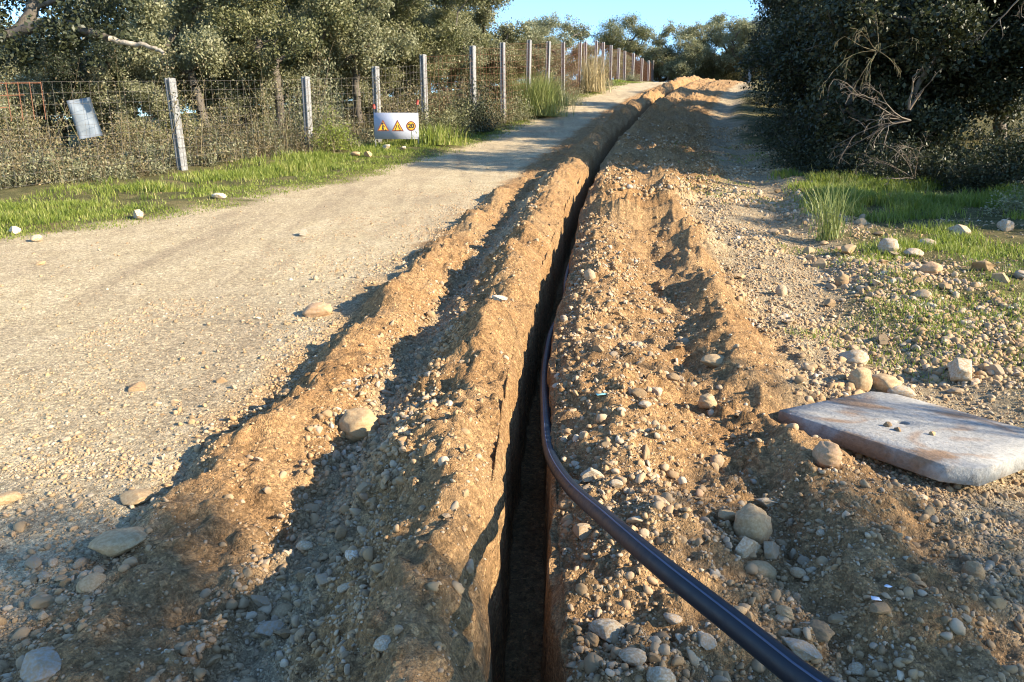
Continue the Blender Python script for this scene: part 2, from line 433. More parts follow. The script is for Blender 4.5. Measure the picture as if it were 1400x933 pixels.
def frusta(A, B, ra, rb, k=5):
    """many tapered bars at once"""
    A = np.asarray(A, float); B = np.asarray(B, float); n = len(A)
    d = B - A; d /= np.linalg.norm(d, axis=1)[:, None] + 1e-9
    ref = np.where(np.abs(d[:, 2:3]) < .9, np.array([[0, 0, 1.]]), np.array([[1., 0, 0]]))
    u = np.cross(d, ref); u /= np.linalg.norm(u, axis=1)[:, None]; w = np.cross(d, u)
    a = np.arange(k) * 2 * math.pi / k
    ring = np.cos(a)[None, :, None] * u[:, None, :] + np.sin(a)[None, :, None] * w[:, None, :]
    V = np.concatenate([A[:, None] + ring * np.reshape(ra, (n, 1, 1)), B[:, None] + ring * np.reshape(rb, (n, 1, 1))], 1)
    j = np.arange(k); f = np.stack([j, (j + 1) % k, k + (j + 1) % k, k + j], 1)
    Fa = (np.arange(n)[:, None, None] * 2 * k + f[None]).reshape(-1, 4)
    return V.reshape(-1, 3), Fa

def leaves(rng, C, L, Wd, outw=None, up=.3):
    """one folded diamond per centre"""
    n = len(C)
    d = rng.normal(size=(n, 3)); 
    if outw is not None: d += outw
    d[:, 2] += up * .3; d /= np.linalg.norm(d, axis=1)[:, None]
    nn = rng.normal(size=(n, 3)); nn[:, 2] += up * 2
    b = np.cross(d, nn); b /= np.linalg.norm(b, axis=1)[:, None] + 1e-9
    c = np.cross(b, d)
    g = rng.uniform(.55, 1.5, (n, 1)); L = L * g * rng.uniform(.85, 1.15, (n, 1)); Wd = Wd * g * rng.uniform(.7, 1.2, (n, 1))
    V = np.stack([C - d * L * .5, C + b * Wd * .5 - d * L * .05 + c * Wd * .2, C + d * L * .5, C - b * Wd * .5 - d * L * .05 + c * Wd * .2], 1)
    return V.reshape(-1, 3), np.arange(4 * n).reshape(n, 4)

def blades(rng, P, hgt, wid, lean=.35, dirs=None):
    """curved grass blades: two quads each, the upper one running to a point"""
    n = len(P)
    a = rng.uniform(0, 2 * math.pi, n)
    dr = np.stack([np.cos(a), np.sin(a), np.zeros(n)], 1) if dirs is None else dirs
    sd = np.stack([-dr[:, 1], dr[:, 0], np.zeros(n)], 1)
    h = np.reshape(hgt, (-1, 1)) * np.ones((n, 1)); w = np.reshape(wid, (-1, 1)) * np.ones((n, 1)); ln = np.reshape(lean, (-1, 1)) * rng.uniform(.2, 1.5, (n, 1))
    up = np.array([[0, 0, 1.]])
    m1 = P + up * h * .55 + dr * h * ln * .35; t1 = P + up * h * (1 - .25 * ln) + dr * h * ln
    e = sd * w
    V = np.stack([P - e * .5, P + e * .5, m1 + e * .38, m1 - e * .38, t1 + e * .06, t1 - e * .06], 1).reshape(-1, 3)
    i = np.arange(n)[:, None] * 6
    Fa = np.concatenate([i + np.array([[0, 1, 2, 3]]), i + np.array([[3, 2, 4, 5]])])
    return V, Fa

# ------------------------------------------------------------------ the ground: one sheet to the horizon
def build_ground():
    fine = np.concatenate([np.arange(-3.0, -1.5, .03), np.arange(-1.5, -.14, .0125), np.arange(-.14, -.05, .004), np.arange(-.05, .05, .02),
                           np.arange(.05, .14, .004), np.arange(.14, 1.7, .0125), np.arange(1.7, 3.6, .03)])
    g = [3.6]
    while g[-1] < 420: g.append(g[-1] + max(.05, .05 * g[-1] - .12))
    g = np.array(g[1:])
    l = [3.0]
    while l[-1] < 420: l.append(l[-1] + max(.045, .05 * l[-1] - .105))
    l = -np.array(l[1:])[::-1]
    s = np.concatenate([l, fine, [3.6], g])
    y = [.9]
    while y[-1] < 62: y.append(y[-1] + max(.011, .0062 * y[-1]))
    while y[-1] < 480: y.append(y[-1] * 1.06)
    yb = np.concatenate([-np.geomspace(50, 1, 14), np.arange(-.8, .9, .12)])
    y = np.concatenate([yb, y])
    Sg, Yg = np.meshgrid(s, y)
    X = XT(Yg) + Sg
    # the trench line leaves the sheet far out: keep far columns straight
    Z = H(X, Yg)
    V = np.stack([X, Yg, Z], -1).reshape(-1, 3)
    nr, nc = X.shape
    i = (np.arange(nr - 1)[:, None] * nc + np.arange(nc - 1)[None]).ravel()
    Fa = np.stack([i, i + 1, i + nc + 1, i + nc], 1)
    me = mesh_from('ground', V, Fa, True)
    ex = sst(-1.75, -1.4, Sg + .12 * fbm(X, Yg, 2.3, 3, 61)) * (1 - sst(1.5, 2.0, Sg - 1.1 * sst(11, 16, Yg) + .2 * fbm(X, Yg, 1.7, 3, 62)))
    ex = ex * (1 - .55 * sst(-.95, -.8, Sg) * (1 - sst(-.75, -.6, Sg)) * (Yg < 14))
    gv = sst(1.45, 1.9, Sg - 1.1 * sst(11, 16, Yg) + .2 * fbm(X, Yg, 1.3, 3, 63)) * 1.0
    gv = np.maximum(gv, .5 * sst(-.95, -.82, Sg) * (1 - sst(-.72, -.6, Sg)) * (Yg < 14))
    gl = sst(-.15, .35, XG(Yg) - X + .25 * fbm(X, Yg, 1.9, 3, 64))
    grr = sst(-.3, .5, X - XR(Yg) + .35 * fbm(X, Yg, 1.2, 3, 65))
    gs = np.clip(gl + grr, 0, 1)
    a = me.attributes.new('zone', 'FLOAT_COLOR', 'POINT')
    a.data.foreach_set('color', np.stack([ex, gv, gs, np.ones_like(ex)], -1).astype(np.float32).ravel())
    o = obj('ground', me, M_GROUND); o['kind'] = 'structure'
    return o
build_ground()

# ------------------------------------------------------------------ loose gravel, one mass of pebbles
def icos(sub):
    import bmesh
    bm = bmesh.new(); bmesh.ops.create_icosphere(bm, subdivisions=sub, radius=1)
    V = np.array([v.co[:] for v in bm.verts]); Fa = np.array([[v.index for v in f.verts] for f in bm.faces]); bm.free()
    return V, Fa
def rock_shape(rng, V, ang=.5, flat=.7):
    P = V * rng.uniform(.75, 1.25, 3) * np.array([1, 1, flat])
    for _ in range(int(rng.integers(5, 9)) if ang > .9 else int(rng.integers(7, 13))):
        nv = rng.normal(size=3); nv /= np.linalg.norm(nv)
        d = rng.uniform(.36, .8) if ang > .9 else rng.uniform(.5, .85) + (1 - ang) * .22
        ex = np.maximum(0, P @ nv - d * .85); P = P - nv * ex[:, None] * (.5 + .48 * ang)
    return P
def rotmats(rng, n, tilt=.5):
    a = rng.uniform(0, 2 * math.pi, n); b = rng.normal(0, tilt, n); c = rng.normal(0, tilt, n)
    R = np.zeros((n, 3, 3))
    ca, sa, cb, sb, cc, sc = np.cos(a), np.sin(a), np.cos(b), np.sin(b), np.cos(c), np.sin(c)
    R[:, 0, 0] = ca * cb; R[:, 0, 1] = ca * sb * sc - sa * cc; R[:, 0, 2] = ca * sb * cc + sa * sc
    R[:, 1, 0] = sa * cb; R[:, 1, 1] = sa * sb * sc + ca * cc; R[:, 1, 2] = sa * sb * cc - ca * sc
    R[:, 2, 0] = -sb; R[:, 2, 1] = cb * sc; R[:, 2, 2] = cb * cc
    return R

def dens(x, y):
    """how thick the stones lie (0..1)"""
    s = x - XT(y)
    k = .5 + .5 * fbm(x, y, 1.4, 3, 71); k2 = .5 + .5 * fbm(x, y, 5, 2, 72)
    d = np.full_like(x, .02)
    d = np.where((s > -3.4) & (s < -1.35), .012 + .32 * sst(-2.7, -1.5, s) * (.3 + k), d)
    d = np.where((s > -1.45) & (s < -1.0), .10 * (.3 + k2), d)
    d = np.where((s > -1.0) & (s < -.42), .75 * (.25 + k), d)
    d = np.where((s > -.42) & (s < -.1), .16 * (.2 + k2), d)
    d = np.where((s > -.13) & (s < .13), .0, d)
    d = np.where((s > .13) & (s < .75), .08 + .85 * k2 * (.3 + 1.2 * k), d)
    d = np.where((s > .75) & (s < 1.1), .50 * (.2 + k), d)
    d = np.where((s > 1.1) & (s < 1.55), .20 * k2 + .2 * k * (y < 3), d)
    d = np.where(s > 1.55, .95 * (.6 + k), d)
    d = d * np.where(s > 1.5, 1 - .75 * sst(.1, .9, x - XR(y)), 1)
    d = d * np.where(x < XG(y), .25, 1)
    d = np.where((s < -1.35) & (y < 3.0), d + .55 * k * sst(3.0, 2.0, y) * sst(-2.6, -1.9, s), d)
    return d
def sample_stones(rng, n, ylo, yhi, smin, smax, power):
    """points spread with equal count per image row, sizes by a power law"""
    y = np.exp(rng.uniform(math.log(ylo), math.log(yhi), n))
    x = rng.uniform(-1, 1, n) * (.78 * y + .5)
    lim = 9; k = np.abs(x) < lim
    x, y = x[k], y[k]
    s = smin * (1 - rng.uniform(0, 1, len(x)) * (1 - (smin / smax) ** power)) ** (-1 / power)
    k = rng.uniform(0, 1, len(x)) < dens(x, y)
    return x[k], y[k], s[k]
RUBBLE = {1.70: ((3.2, 17), (1.45, 3.9), .35), 1.71: ((3.0, 14), (-3.3, -1.4), .30), 1.72: ((1.6, 12), (-1.05, -.5), .55), 1.73: ((1.9, 11), (.15, .62), .25), 1.74: ((11.5, 27), (.3, 4.6), .42)}
def rubble(rng, n, smin, smax, power):
    (y0, y1), (a, b), base = RUBBLE[power]
    y = np.exp(rng.uniform(math.log(y0), math.log(y1), n)); u = rng.uniform(0, 1, n)
    if power == 1.71: u = 1 - u ** 1.7
    x = XT(y) + a + (b - a) * u
    s = smin * (1 - rng.uniform(0, 1, n) * (1 - (smin / smax) ** power)) ** (-1 / power)
    k = rng.uniform(0, 1, n) < (base + .8 * fbm(x, y, 1.1, 3, 73)) * (1 - .6 * sst(.3, 1.2, x - XR(y)))
    k &= (np.abs(x) < .75 * y + .4)
    return x[k], y[k], s[k]
def build_gravel():
    rng = np.random.default_rng(4)
    mb = MB()
    for sub, n, ylo, yhi, s0, s1, pw in ((2, 16000, 1.4, 10, .012, .030, 2.0), (1, 130000, 1.35, 8, .0042, .013, 1.5), (1, 60000, 5, 30, .011, .03, 1.8), (2, 23000, 3.5, 17, .013, .042, 1.70), (1, 26000, 3, 14, .007, .022, 1.71), (2, 6000, 1.6, 12, .010, .032, 1.72), (2, 1500, 1.9, 11, .012, .036, 1.73), (1, 14000, 12, 27, .022, .075, 1.74)):
        x, y, s = sample_stones(rng, n, ylo, yhi, s0, s1, pw) if pw not in RUBBLE else rubble(rng, n, s0, s1, pw)
        z = H(x, y)
        BV, BF = icos(sub)
        for v in range(6):
            k = np.arange(len(x)) % 6 == v
            m = int(k.sum())
            shp = rock_shape(rng, BV, 1.0, .68)
            R = rotmats(rng, m, .45) * s[k][:, None, None] * rng.uniform(.75, 1.25, (m, 1, 3))
            P = np.einsum('nij,vj->nvi', R, shp) + np.stack([x[k], y[k], z[k] + s[k] * (.04 if pw in (1.70, 1.74) else -.10 if pw in RUBBLE else .04)], 1)[:, None]
            Fa = (BF[None] + (np.arange(m) * len(BV))[:, None, None]).reshape(-1, 3)
            mb.add(P.reshape(-1, 3), Fa)
    o = mb.build('gravel', M_GRAVEL, None, False)
    tag(o, 'loose gravel and small pebbles strewn over the dug earth and track', 'gravel', None, 'stuff')
build_gravel()

# ------------------------------------------------------------------ stones that stand out one by one
_rng = np.random.default_rng(12)
ROCKS = {}
def rock_mesh(kind, i):
    key = (kind, i)
    if key not in ROCKS:
        r = np.random.default_rng(100 + i + 37 * len(kind))
        V, Fa = icos(4)
        ang, flat = {'round': (.3, .8), 'flat': (.6, .55), 'angular': (1.0, .75)}[kind]
        P = rock_shape(r, V, ang, flat)
        nz = fbm(P[:, 0] + 3.1 * P[:, 2], P[:, 1] - 2.3 * P[:, 2], 1.7, 4, 80 + i)
        P = P * (1 + .06 * nz)[:, None]
        P /= np.abs(P[:, 0]).max()
        ROCKS[key] = mesh_from('stone', P, Fa, True)
    return ROCKS[key]
def stone(x, y, half, label, m, kind='round', i=0, rz=None, sink=.3, group=None, zs=1.0, name='stone', asp=1.0):
    me = rock_mesh(kind, i)
    o = bpy.data.objects.new(name, me); COL.objects.link(o)
    if not me.materials: me.materials.append(M_STONE)
    o.material_slots[0].link = 'OBJECT'; o.material_slots[0].material = m
    hz = max(abs(v.co.z) for v in me.vertices) * half * zs
    o.location = (x, y, h1(x, y) + hz * (1 - 2 * sink))
    o.rotation_euler = (_rng.normal(0, .12), _rng.normal(0, .12), _rng.uniform(0, 6.28) if rz is None else rz)
    o.scale = (half, half * asp, half * zs)
    tag(o, label, 'stone', group)
    return o
BIG = [
 # u, v(base), width px, material, kind, height factor, label
 (491, 592, 50, M_TAN, 'round', .78, 'round tan boulder sitting on the flank of the outer earth ridge'),
 (525, 580, 20, M_TAN, 'round', .9, 'small tan stone touching the round tan boulder on the ridge'),
 (167, 748, 84, M_TAN, 'round', .75, 'largest oval tan boulder at the foot of the outer earth ridge'),
 (186, 683, 44, M_TAN, 'flat', .9, 'flattish tan rock on the track just uphill of the largest boulder'),
 (435, 431, 42, M_RED, 'flat', .9, 'flat reddish tan rock alone at the edge of the pale track'),
 (192, 533, 30, M_DARKCLOD, 'angular', .6, 'dark crumbled clod alone in the middle of the pale track'),
 (1168, 494, 42, M_PALE, 'round', .8, 'large pale rounded rock in the gravel beyond the concrete slab'),
 (1312, 514, 38, M_PALE, 'angular', .9, 'pale blocky rock at the lower edge of the sunlit grass'),
 (1272, 373, 36, M_RED, 'round', .7, 'reddish flat topped rock set in the grass bank'),
 (1206, 533, 50, M_TAN, 'flat', 1.0, 'broad brown rock touching the far edge of the concrete slab'),
 (1176, 529, 28, M_TAN, 'round', 1.1, 'upright tan stone beside the broad brown rock behind the slab'),
 (1232, 543, 42, M_GREY, 'flat', .9, 'low grey rock at the back corner of the concrete slab'),
 (976, 500, 40, M_TAN, 'round', .8, 'smooth tan rock on the crest of the right hand earth ridge'),
 (966, 556, 32, M_TAN, 'round', 1.0, 'tan egg shaped stone in the shade below the right earth ridge'),
 (1265, 337, 27, M_GREY, 'round', .9, 'round grey cobble in the line of rocks before the grass'),
 (1214, 345, 24, M_GREY, 'round', .9, 'grey cobble at the left end of the rocks before the grass'),
 (1248, 349, 27, M_GREY, 'round', .8, 'dull cobble next to the round grey one at the grass edge'),
 (1310, 322, 26, M_PALE, 'angular', .8, 'pale angular rock lying at the top of the grass bank'),
 (1375, 314, 26, M_GREY, 'round', .9, 'grey rounded rock under the leafy shrub at the grass edge'),
 (1395, 380, 26, M_GREY, 'flat', .9, 'grey stone half hidden in the short grass of the bank'),
 (1028, 733, 52, M_TAN, 'round', .9, 'big tan cobble at the top of the stone row on the spoil bank'),
 (1040, 783, 46, M_TAN, 'round', .9, 'speckled oval cobble just below the big tan one on the bank'),
 (1021, 752, 30, M_PALE, 'angular', 1.0, 'pale angular stone wedged beside the big tan cobbles'),
 (993, 712, 30, M_TAN, 'angular', 1.0, 'blocky buff stone left of the big tan cobble on the bank'),
 (1047, 692, 24, M_PALE, 'angular', .9, 'lone pale square stone on the dark earth beside the bank'),
 (1130, 632, 36, M_RED, 'round', .9, 'brown rounded stone lying against the slab in its shade'),
 (526, 884, 34, M_PALE, 'round', .7, 'pale oval stone alone on the near end of the spoil heap'),
 (386, 841, 34, M_TAN, 'round', .9, 'round buff stone in the gully among grey cobbles'),
 (372, 867, 42, M_GREY, 'flat', 1.0, 'wide grey flat stone in the gully below the buff one'),
 (417, 751, 26, M_PALE, 'round', .9, 'bright pale stone at the edge of the sunlit ridge and gully'),
 (486, 760, 28, M_WHITE, 'angular', .9, 'bluish white angular stone on the shaded spoil heap'),
 (831, 872, 58, M_PALE, 'angular', .7, 'broad pale flat rock in the shade near the black pipe'),
 (866, 906, 42, M_PALE, 'round', 1.0, 'rounded pale rock just below the broad flat one'),
 (902, 930, 46, M_PALE, 'round', .8, 'pale rounded rock at the lowest edge beside the trench'),
 (684, 412, 20, M_WHITE, 'angular', .9, 'whitish stone near the crest of the spoil heap'),
 (1330, 788, 26, M_TAN, 'round', 1.0, 'ball shaped buff stone on the dark gravel below the slab'),
 (1362, 832, 26, M_TAN, 'angular', .9, 'yellowish blocky stone in the gravel below the slab'),
 (810, 655, 20, M_PALE, 'angular', 1.0, 'cream stone at the top of the bank beside the pipe bend'),
 (843, 668, 20, M_PALE, 'angular', .9, 'cream stone right of its neighbour above the pipe bend'),
 (1093, 895, 40, M_GREY, 'angular', 1.0, 'dark grey jagged rock close to the near end of the pipe'),
 (1076, 842, 30, M_TAN, 'angular', .9, 'buff broken stone beside the pipe on the sunlit bank'),
 (962, 880, 34, M_GREY, 'angular', .9, 'grey squarish stone under the pipe in the shade'),
 (920, 850, 30, M_GREY, 'round', .9, 'grey smooth stone between the pipe and the broad flat rock'),
 (60, 912, 62, M_GREY, 'flat', 1.0, 'large dull grey rock half sunk in the near corner gravel'),
 (125, 800, 40, M_TAN, 'flat', .9, 'tan flat stone at the head of the near corner gravel'),
 (63, 790, 20, M_GREY, 'angular', .9, 'small pale grey stone alone on the shaded track'),
 (10, 685, 32, M_TAN, 'flat', .9, 'tan rock at the edge of the shaded track'),
 (416, 322, 14, M_GREY, 'angular', .9, 'small grey stone alone on the sunlit track far up'),
 (55, 362, 14, M_TAN, 'flat', .9, 'small orange tan stone on the track close to the verge'),
]
for q, (u, v, w, m, kd, zs, lab) in enumerate(BIG):
    x, y, t = gpx(u, v)
    stone(x, y, w * t / F / 2, lab, m, kd, q % 5, zs=zs, sink=.28)
# rocks at the foot of the left verge
for q, (u, v, w, m, lab) in enumerate([
  (20, 320, 16, M_WHITE, 'whitish stone half buried in the near end of the green verge'),
  (52, 330, 16, M_PALE, 'pale stone by the track at the near end of the verge'),
  (190, 300, 14, M_PALE, 'pale stone in the verge directly below the first leaning post'),
  (300, 272, 18, M_WHITE, 'flat whitish stone where the verge meets the shaded track'),
  (527, 206, 12, M_WHITE, 'small white stone in the grass straight under the warning board'),
  (552, 204, 9, M_WHITE, 'tiny white stone right under the middle of the warning board'),
  (580, 196, 17, M_WHITE, 'white stone to the right of the warning board'),
  (487, 214, 13, M_RED, 'pinkish stone in the grass left of the signed post'),
  (503, 216, 12, M_RED, 'pinkish stone at the foot of the signed post')]):
    x, y, t = gpx(u, v)
    stone(x, y, w * t / F / 2, lab, m, ('angular', 'flat')[q % 2], q % 5, zs=1.0, sink=.05)

def scatter_stones():
    rng = np.random.default_rng(77)
    zones = [  # n, (slo, shi), (ylo, yhi), half size, label, group
     (34, (-.95, -.5), (1.7, 9), (.022, .050), 'grey cobble lying in the shaded gully between the two earth ridges', 'cobbles in the gully'),
     (25, (.16, .7), (1.7, 11), (.020, .050), 'buff stone stuck in the spoil bank right of the trench', 'stones in the right bank'),
     (30, (.75, 1.1), (1.8, 8), (.020, .050), 'buff cobble in the hollow between right bank and outer ridge', 'cobbles in the right hollow'),
     (40, (1.6, 3.0), (2.3, 12), (.025, .065), 'pale cobble in the wide gravel strip right of the ridges', 'cobbles in the gravel strip'),
     (82, (2.4, 4.0), (5.5, 13.5), (.035, .095), 'rounded rock in the loose row along the edge of the grass', 'rocks along the grass edge'),
     (22, (-2.6, -1.45), (1.7, 8), (.016, .042), 'small stone at the foot of the outer ridge on the track side', 'stones by the outer ridge'),
     (12, (-2.3, -1.5), (1.55, 2.4), (.02, .045), 'grey pebble in the gravel patch at the near track corner', 'pebbles at the near corner'),
     (6, (-.42, -.14), (1.9, 9), (.012, .026), 'little stone stuck in the sunlit face of the spoil heap', 'stones in the spoil heap')]
    taken = []
    for n, (a, b), (y0, y1), (h0, h1_), lab, grp in zones:
        k = 0; tries = 0
        while k < n and tries < 4000:
            tries += 1
            y = math.exp(rng.uniform(math.log(y0), math.log(y1)))
            x = float(XT(np.array([y]))[0]) + rng.uniform(a, b)
            if abs(x) > .69 * y * 1.02 + .05: continue
            hs = h0 * (1 - rng.uniform() * (1 - (h0 / h1_) ** 1.5)) ** (-1 / 1.5)
            if rng.uniform() > .15 + 1.6 * float(dens(np.array([x]), np.array([y]))[0]): continue
            if any((x - p) ** 2 + (y - q) ** 2 < (hs + r) ** 2 * .7 for p, q, r in taken): continue
            if 1.35 < x < 2.6 and 2.7 < y < 4.0 and grp != 'x': 
                if abs((x - 1.95) * .54 + (y - 3.3) * -.84) < .5 and abs((x - 1.95) * .84 + (y - 3.3) * .54) < .55: continue
            taken.append((x, y, hs)); k += 1
            kd = ('angular', 'round', 'flat', 'angular')[int(rng.integers(4))]
            stone(x, y, hs, lab, M_STONE, kd, int(rng.integers(5)), group=grp, sink=.32, asp=rng.uniform(.7, 1.1))
scatter_stones()

# ------------------------------------------------------------------ plants
def sag_path(rng, a, b, n, jit):
    t = np.linspace(0, 1, n + 1)[:, None]
    P = a + (b - a) * t
    L = np.linalg.norm(b - a)
    P[1:-1] += rng.normal(0, jit * L, (n - 1, 3))
    return P
def gen_tree(seed, height, crown, c_z, c_off=(0, 0), trunk_r=.12, lobes=12, ncl=320, per=150, lsz=.06, lobe_r=.9, fork=.35, lean=(0, 0), spread=.155, name='tree', low=None):
    """returns (trunk mesh, crown mesh). crown = half axes of the envelope, c_z its centre height"""
    rng = np.random.default_rng(seed)
    cc = np.array([c_off[0], c_off[1], c_z])
    ax = np.array(crown)
    lc = []
    while len(lc) < lobes:
        p = rng.uniform(-1, 1, 3); r = np.linalg.norm(p)
        if .25 < r < .88 and all(np.linalg.norm(p - q) > .36 for q in lc): lc.append(p)
        elif rng.uniform() < .02 and r < .9: lc.append(p)
    lc = np.array(lc) * ax + cc
    # nodes of the skeleton
    th = fork * height
    nt_ = 6
    tr = np.array([[lean[0] * (i / nt_) ** 1.5, lean[1] * (i / nt_) ** 1.5, th * i / nt_ - (.15 if i == 0 else 0)] for i in range(nt_ + 1)])
    tr[1:, :2] += rng.normal(0, .03 * height / 5, (nt_, 2))
    nodes = [p for p in tr]; par = [-1] + list(range(nt_)); base_n = len(nodes)
    def grow(a_idx, b, n, jit):
        P = sag_path(rng, nodes[a_idx], b, n, jit); k = a_idx
        for p in P[1:]:
            nodes.append(p); par.append(k); k = len(nodes) - 1
        return k
    order = np.argsort(np.linalg.norm(lc - tr[-1], axis=1))
    for j in order:
        A = np.array(nodes); d = np.linalg.norm(A - lc[j], axis=1) + .25 * np.maximum(0, A[:, 2] - lc[j][2] + .3) * 2
        d[:3] += 3
        grow(int(np.argmin(d)), lc[j], 4, .06)
    # leaf clusters around the lobes
    cl = []
    per_l = ncl // lobes
    for j in range(lobes):
        r = lobe_r * rng.uniform(.75, 1.25)
        v = rng.normal(size=(per_l, 3)); v /= np.linalg.norm(v, axis=1)[:, None]
        p = lc[j] + v * r * (rng.uniform(0, 1, (per_l, 1)) ** .45) * np.array([1, 1, .72])
        cl.append(p)
    cl = np.concatenate(cl)
    if low is not None: cl = cl[cl[:, 2] > low]
    co = np.argsort(np.linalg.norm(cl - tr[-1], axis=1))
    for j in co:
        A = np.array(nodes); d = np.linalg.norm(A - cl[j], axis=1); d[:5] += 2
        grow(int(np.argmin(d)), cl[j], 2, .08)
    A = np.array(nodes); par = np.array(par)
    cnt = np.zeros(len(A)); 
    haskid = np.zeros(len(A), bool); haskid[par[par >= 0]] = True
    cnt[~haskid] = 1
    for i in range(len(A) - 1, 0, -1): cnt[par[i]] += cnt[i]
    rad = trunk_r * (cnt / cnt[0]) ** .47
    rad = np.maximum(rad, .0035)
    rad[0] *= 1.35
    e = np.arange(1, len(A))
    ra = np.minimum(rad[par[e]], rad[e] * 1.35)
    V1, F1 = frusta(A[par[e]], A[e], ra, rad[e], 6)
    tm = mesh_from('trunk', V1, F1, True)
    # leaves
    n = len(cl) * per
    C = np.repeat(cl, per, 0) + rng.normal(0, spread, (n, 3)) * np.array([1, 1, .75])
    outw = C - cc; outw /= np.linalg.norm(outw, axis=1)[:, None] + 1e-6
    V2, F2 = leaves(rng, C, lsz, lsz * .58, outw * .5, .35)
    cm = mesh_from('crown', V2, F2)
    return tm, cm
def tree(meshes, x, y, rz, sc, label, mleaf=M_OAK, mbark=M_BARK, group=None, name='holm_oak', z=None, cat='tree'):
    t = thing(name, label, cat, (x, y, h1(x, y) - .03 if z is None else z), rz, group, sc)
    for nm, me, m in (('trunk', meshes[0], mbark), ('crown', meshes[1], mleaf)):
        o = bpy.data.objects.new(nm, me); COL.objects.link(o); o.parent = t
        if not me.materials: me.materials.append(m)
        o.material_slots[0].link = 'OBJECT'; o.material_slots[0].material = m
    return t

OAK_A = gen_tree(1, 6.0, (2.4, 2.4, 2.4), 3.7, trunk_r=.12, lobes=24, ncl=400, low=.7, per=140, lsz=.072, lobe_r=.62)
OAK_B = gen_tree(2, 6.5, (2.1, 2.3, 2.6), 3.9, (.3, 0), trunk_r=.115, lobes=24, ncl=400, low=.7, per=140, lsz=.072, lobe_r=.6, fork=.3, lean=(.3, .1))
OAK_C = gen_tree(3, 4.6, (1.5, 1.5, 1.4), 3.1, trunk_r=.09, lobes=9, ncl=230, per=130, lsz=.055, lobe_r=.62, fork=.32, lean=(-.15, 0))
OAK_LOW = gen_tree(4, 4.8, (2.3, 2.3, 2.3), 2.6, trunk_r=.13, lobes=20, ncl=520, per=150, lsz=.072, lobe_r=.85, fork=.2, low=.25)
OAK_LOW2 = gen_tree(5, 5.4, (2.1, 2.4, 2.6), 2.9, trunk_r=.13, lobes=20, ncl=520, per=150, lsz=.072, lobe_r=.8, fork=.2, low=.25)
OAK_FAR = gen_tree(6, 5.2, (2.6, 2.5, 2.2), 2.9, trunk_r=.15, lobes=18, ncl=420, per=110, lsz=.085, lobe_r=.8, fork=.22, low=.3)
OAK_FAR2 = gen_tree(7, 5.2, (2.2, 2.4, 2.1), 3.1, trunk_r=.14, lobes=15, ncl=360, per=110, lsz=.085, lobe_r=.75, fork=.25, low=.3)

def gxy(u, depth):        # ground point under image column u at that distance
    return (u - 700) / F * depth, depth
# the row behind the fence
LT = [
 (OAK_C, 12, 21, .4, 1.0, M_OLIVE, 'grey green oak behind the rusty mesh at the near end of the fence'),
 (OAK_C, 150, 20, 1.0, .82, M_OAKD_SHADE, 'small dark oak with forked thin trunk beside the hanging metal sheet'),
 (OAK_A, 205, 28, 2.1, 1.0, M_OLIVE, 'pale airy oak between the metal sheet and the first leaning post'),
 (OAK_B, 300, 21.5, 3.0, 1.0, M_OLIVE, 'tall oak with brown trunk just right of the first leaning post'),
 (OAK_A, 395, 23, .9, 1.05, M_OAK, 'broad oak whose dark trunk stands left of the second post'),
 (OAK_B, 500, 25, 4.2, 1.05, M_OLIVE, 'leaning dark trunked oak rising behind the warning board'),
 (OAK_A, 585, 27.5, 5.2, 1.0, M_OAK, 'full oak with sky gap under it past the warning board'),
 (OAK_B, 655, 30, 1.9, 1.0, M_OLIVE, 'sunlit oak at the uphill end of the row whose crown overhangs the fence'),
]
for me, u, d, rz, sc, m, lab in LT:
    x, y = gxy(u, d); tree(me, x, y, rz, sc, lab, m, group='oaks behind the fence')
for q, (u, d, sc) in enumerate([(110, 28, .85), (250, 26, .85), (355, 27, .9), (420, 29, .95), (535, 31, .95), (310, 31, 1.0), (465, 32, 1.0), (590, 34, 1.0), (290, 36, 1.15), (390, 38, 1.1), (470, 36, 1.1), (550, 40, 1.1), (620, 43, 1.05), (440, 30, .9), (345, 29, .9)]):
    x, y = gxy(u, d)
    tree((OAK_LOW, OAK_FAR2, OAK_LOW2)[q % 3], x, y, q * 1.3, sc, 'olive green oak deep in the thicket behind the front row of oaks', M_OLIVE if q % 3 else M_OAK, group='oaks in the deep thicket')
for me, u, d, rz, sc, m, lab in [
 (OAK_LOW, -12, 19, .3, .62, M_OLIVE, 'bushy young oak behind the rusty mesh patch'),
 (OAK_LOW2, 85, 20.5, 1.3, .60, M_OLIVE, 'bushy pale young oak left of the hanging metal sheet'),
 (OAK_LOW, 205, 21, 2.3, .62, M_OLIVE, 'bushy young oak between the metal sheet and first leaning post'),
 (OAK_LOW2, 262, 24, 3.3, .66, M_OAK, 'bushy dark green young oak right behind the first leaning post'),
 (OAK_LOW, 345, 23.5, 4.3, .66, M_OLIVE, 'bushy young oak halfway between the first two posts'),
 (OAK_LOW2, 448, 25, 5.3, .70, M_OLIVE, 'bushy young oak between the second post and the signed post'),
 (OAK_LOW, 545, 26.5, .8, .68, M_OAK, 'bushy young oak behind the warning board'),
 (OAK_LOW2, 618, 28.5, 1.8, .70, M_OLIVE, 'bushy young oak uphill of the warning board'),
 (OAK_LOW, 680, 31, 2.8, .62, M_OAK, 'bushy young oak behind the posts left of the broom bush'),
 (OAK_LOW2, 735, 36, 2.1, .60, M_OLIVE, 'bushy young oak behind the broom bush')]:
    x, y = gxy(u, d); tree(me, x, y, rz, sc, lab, m, group='young oaks behind the fence')
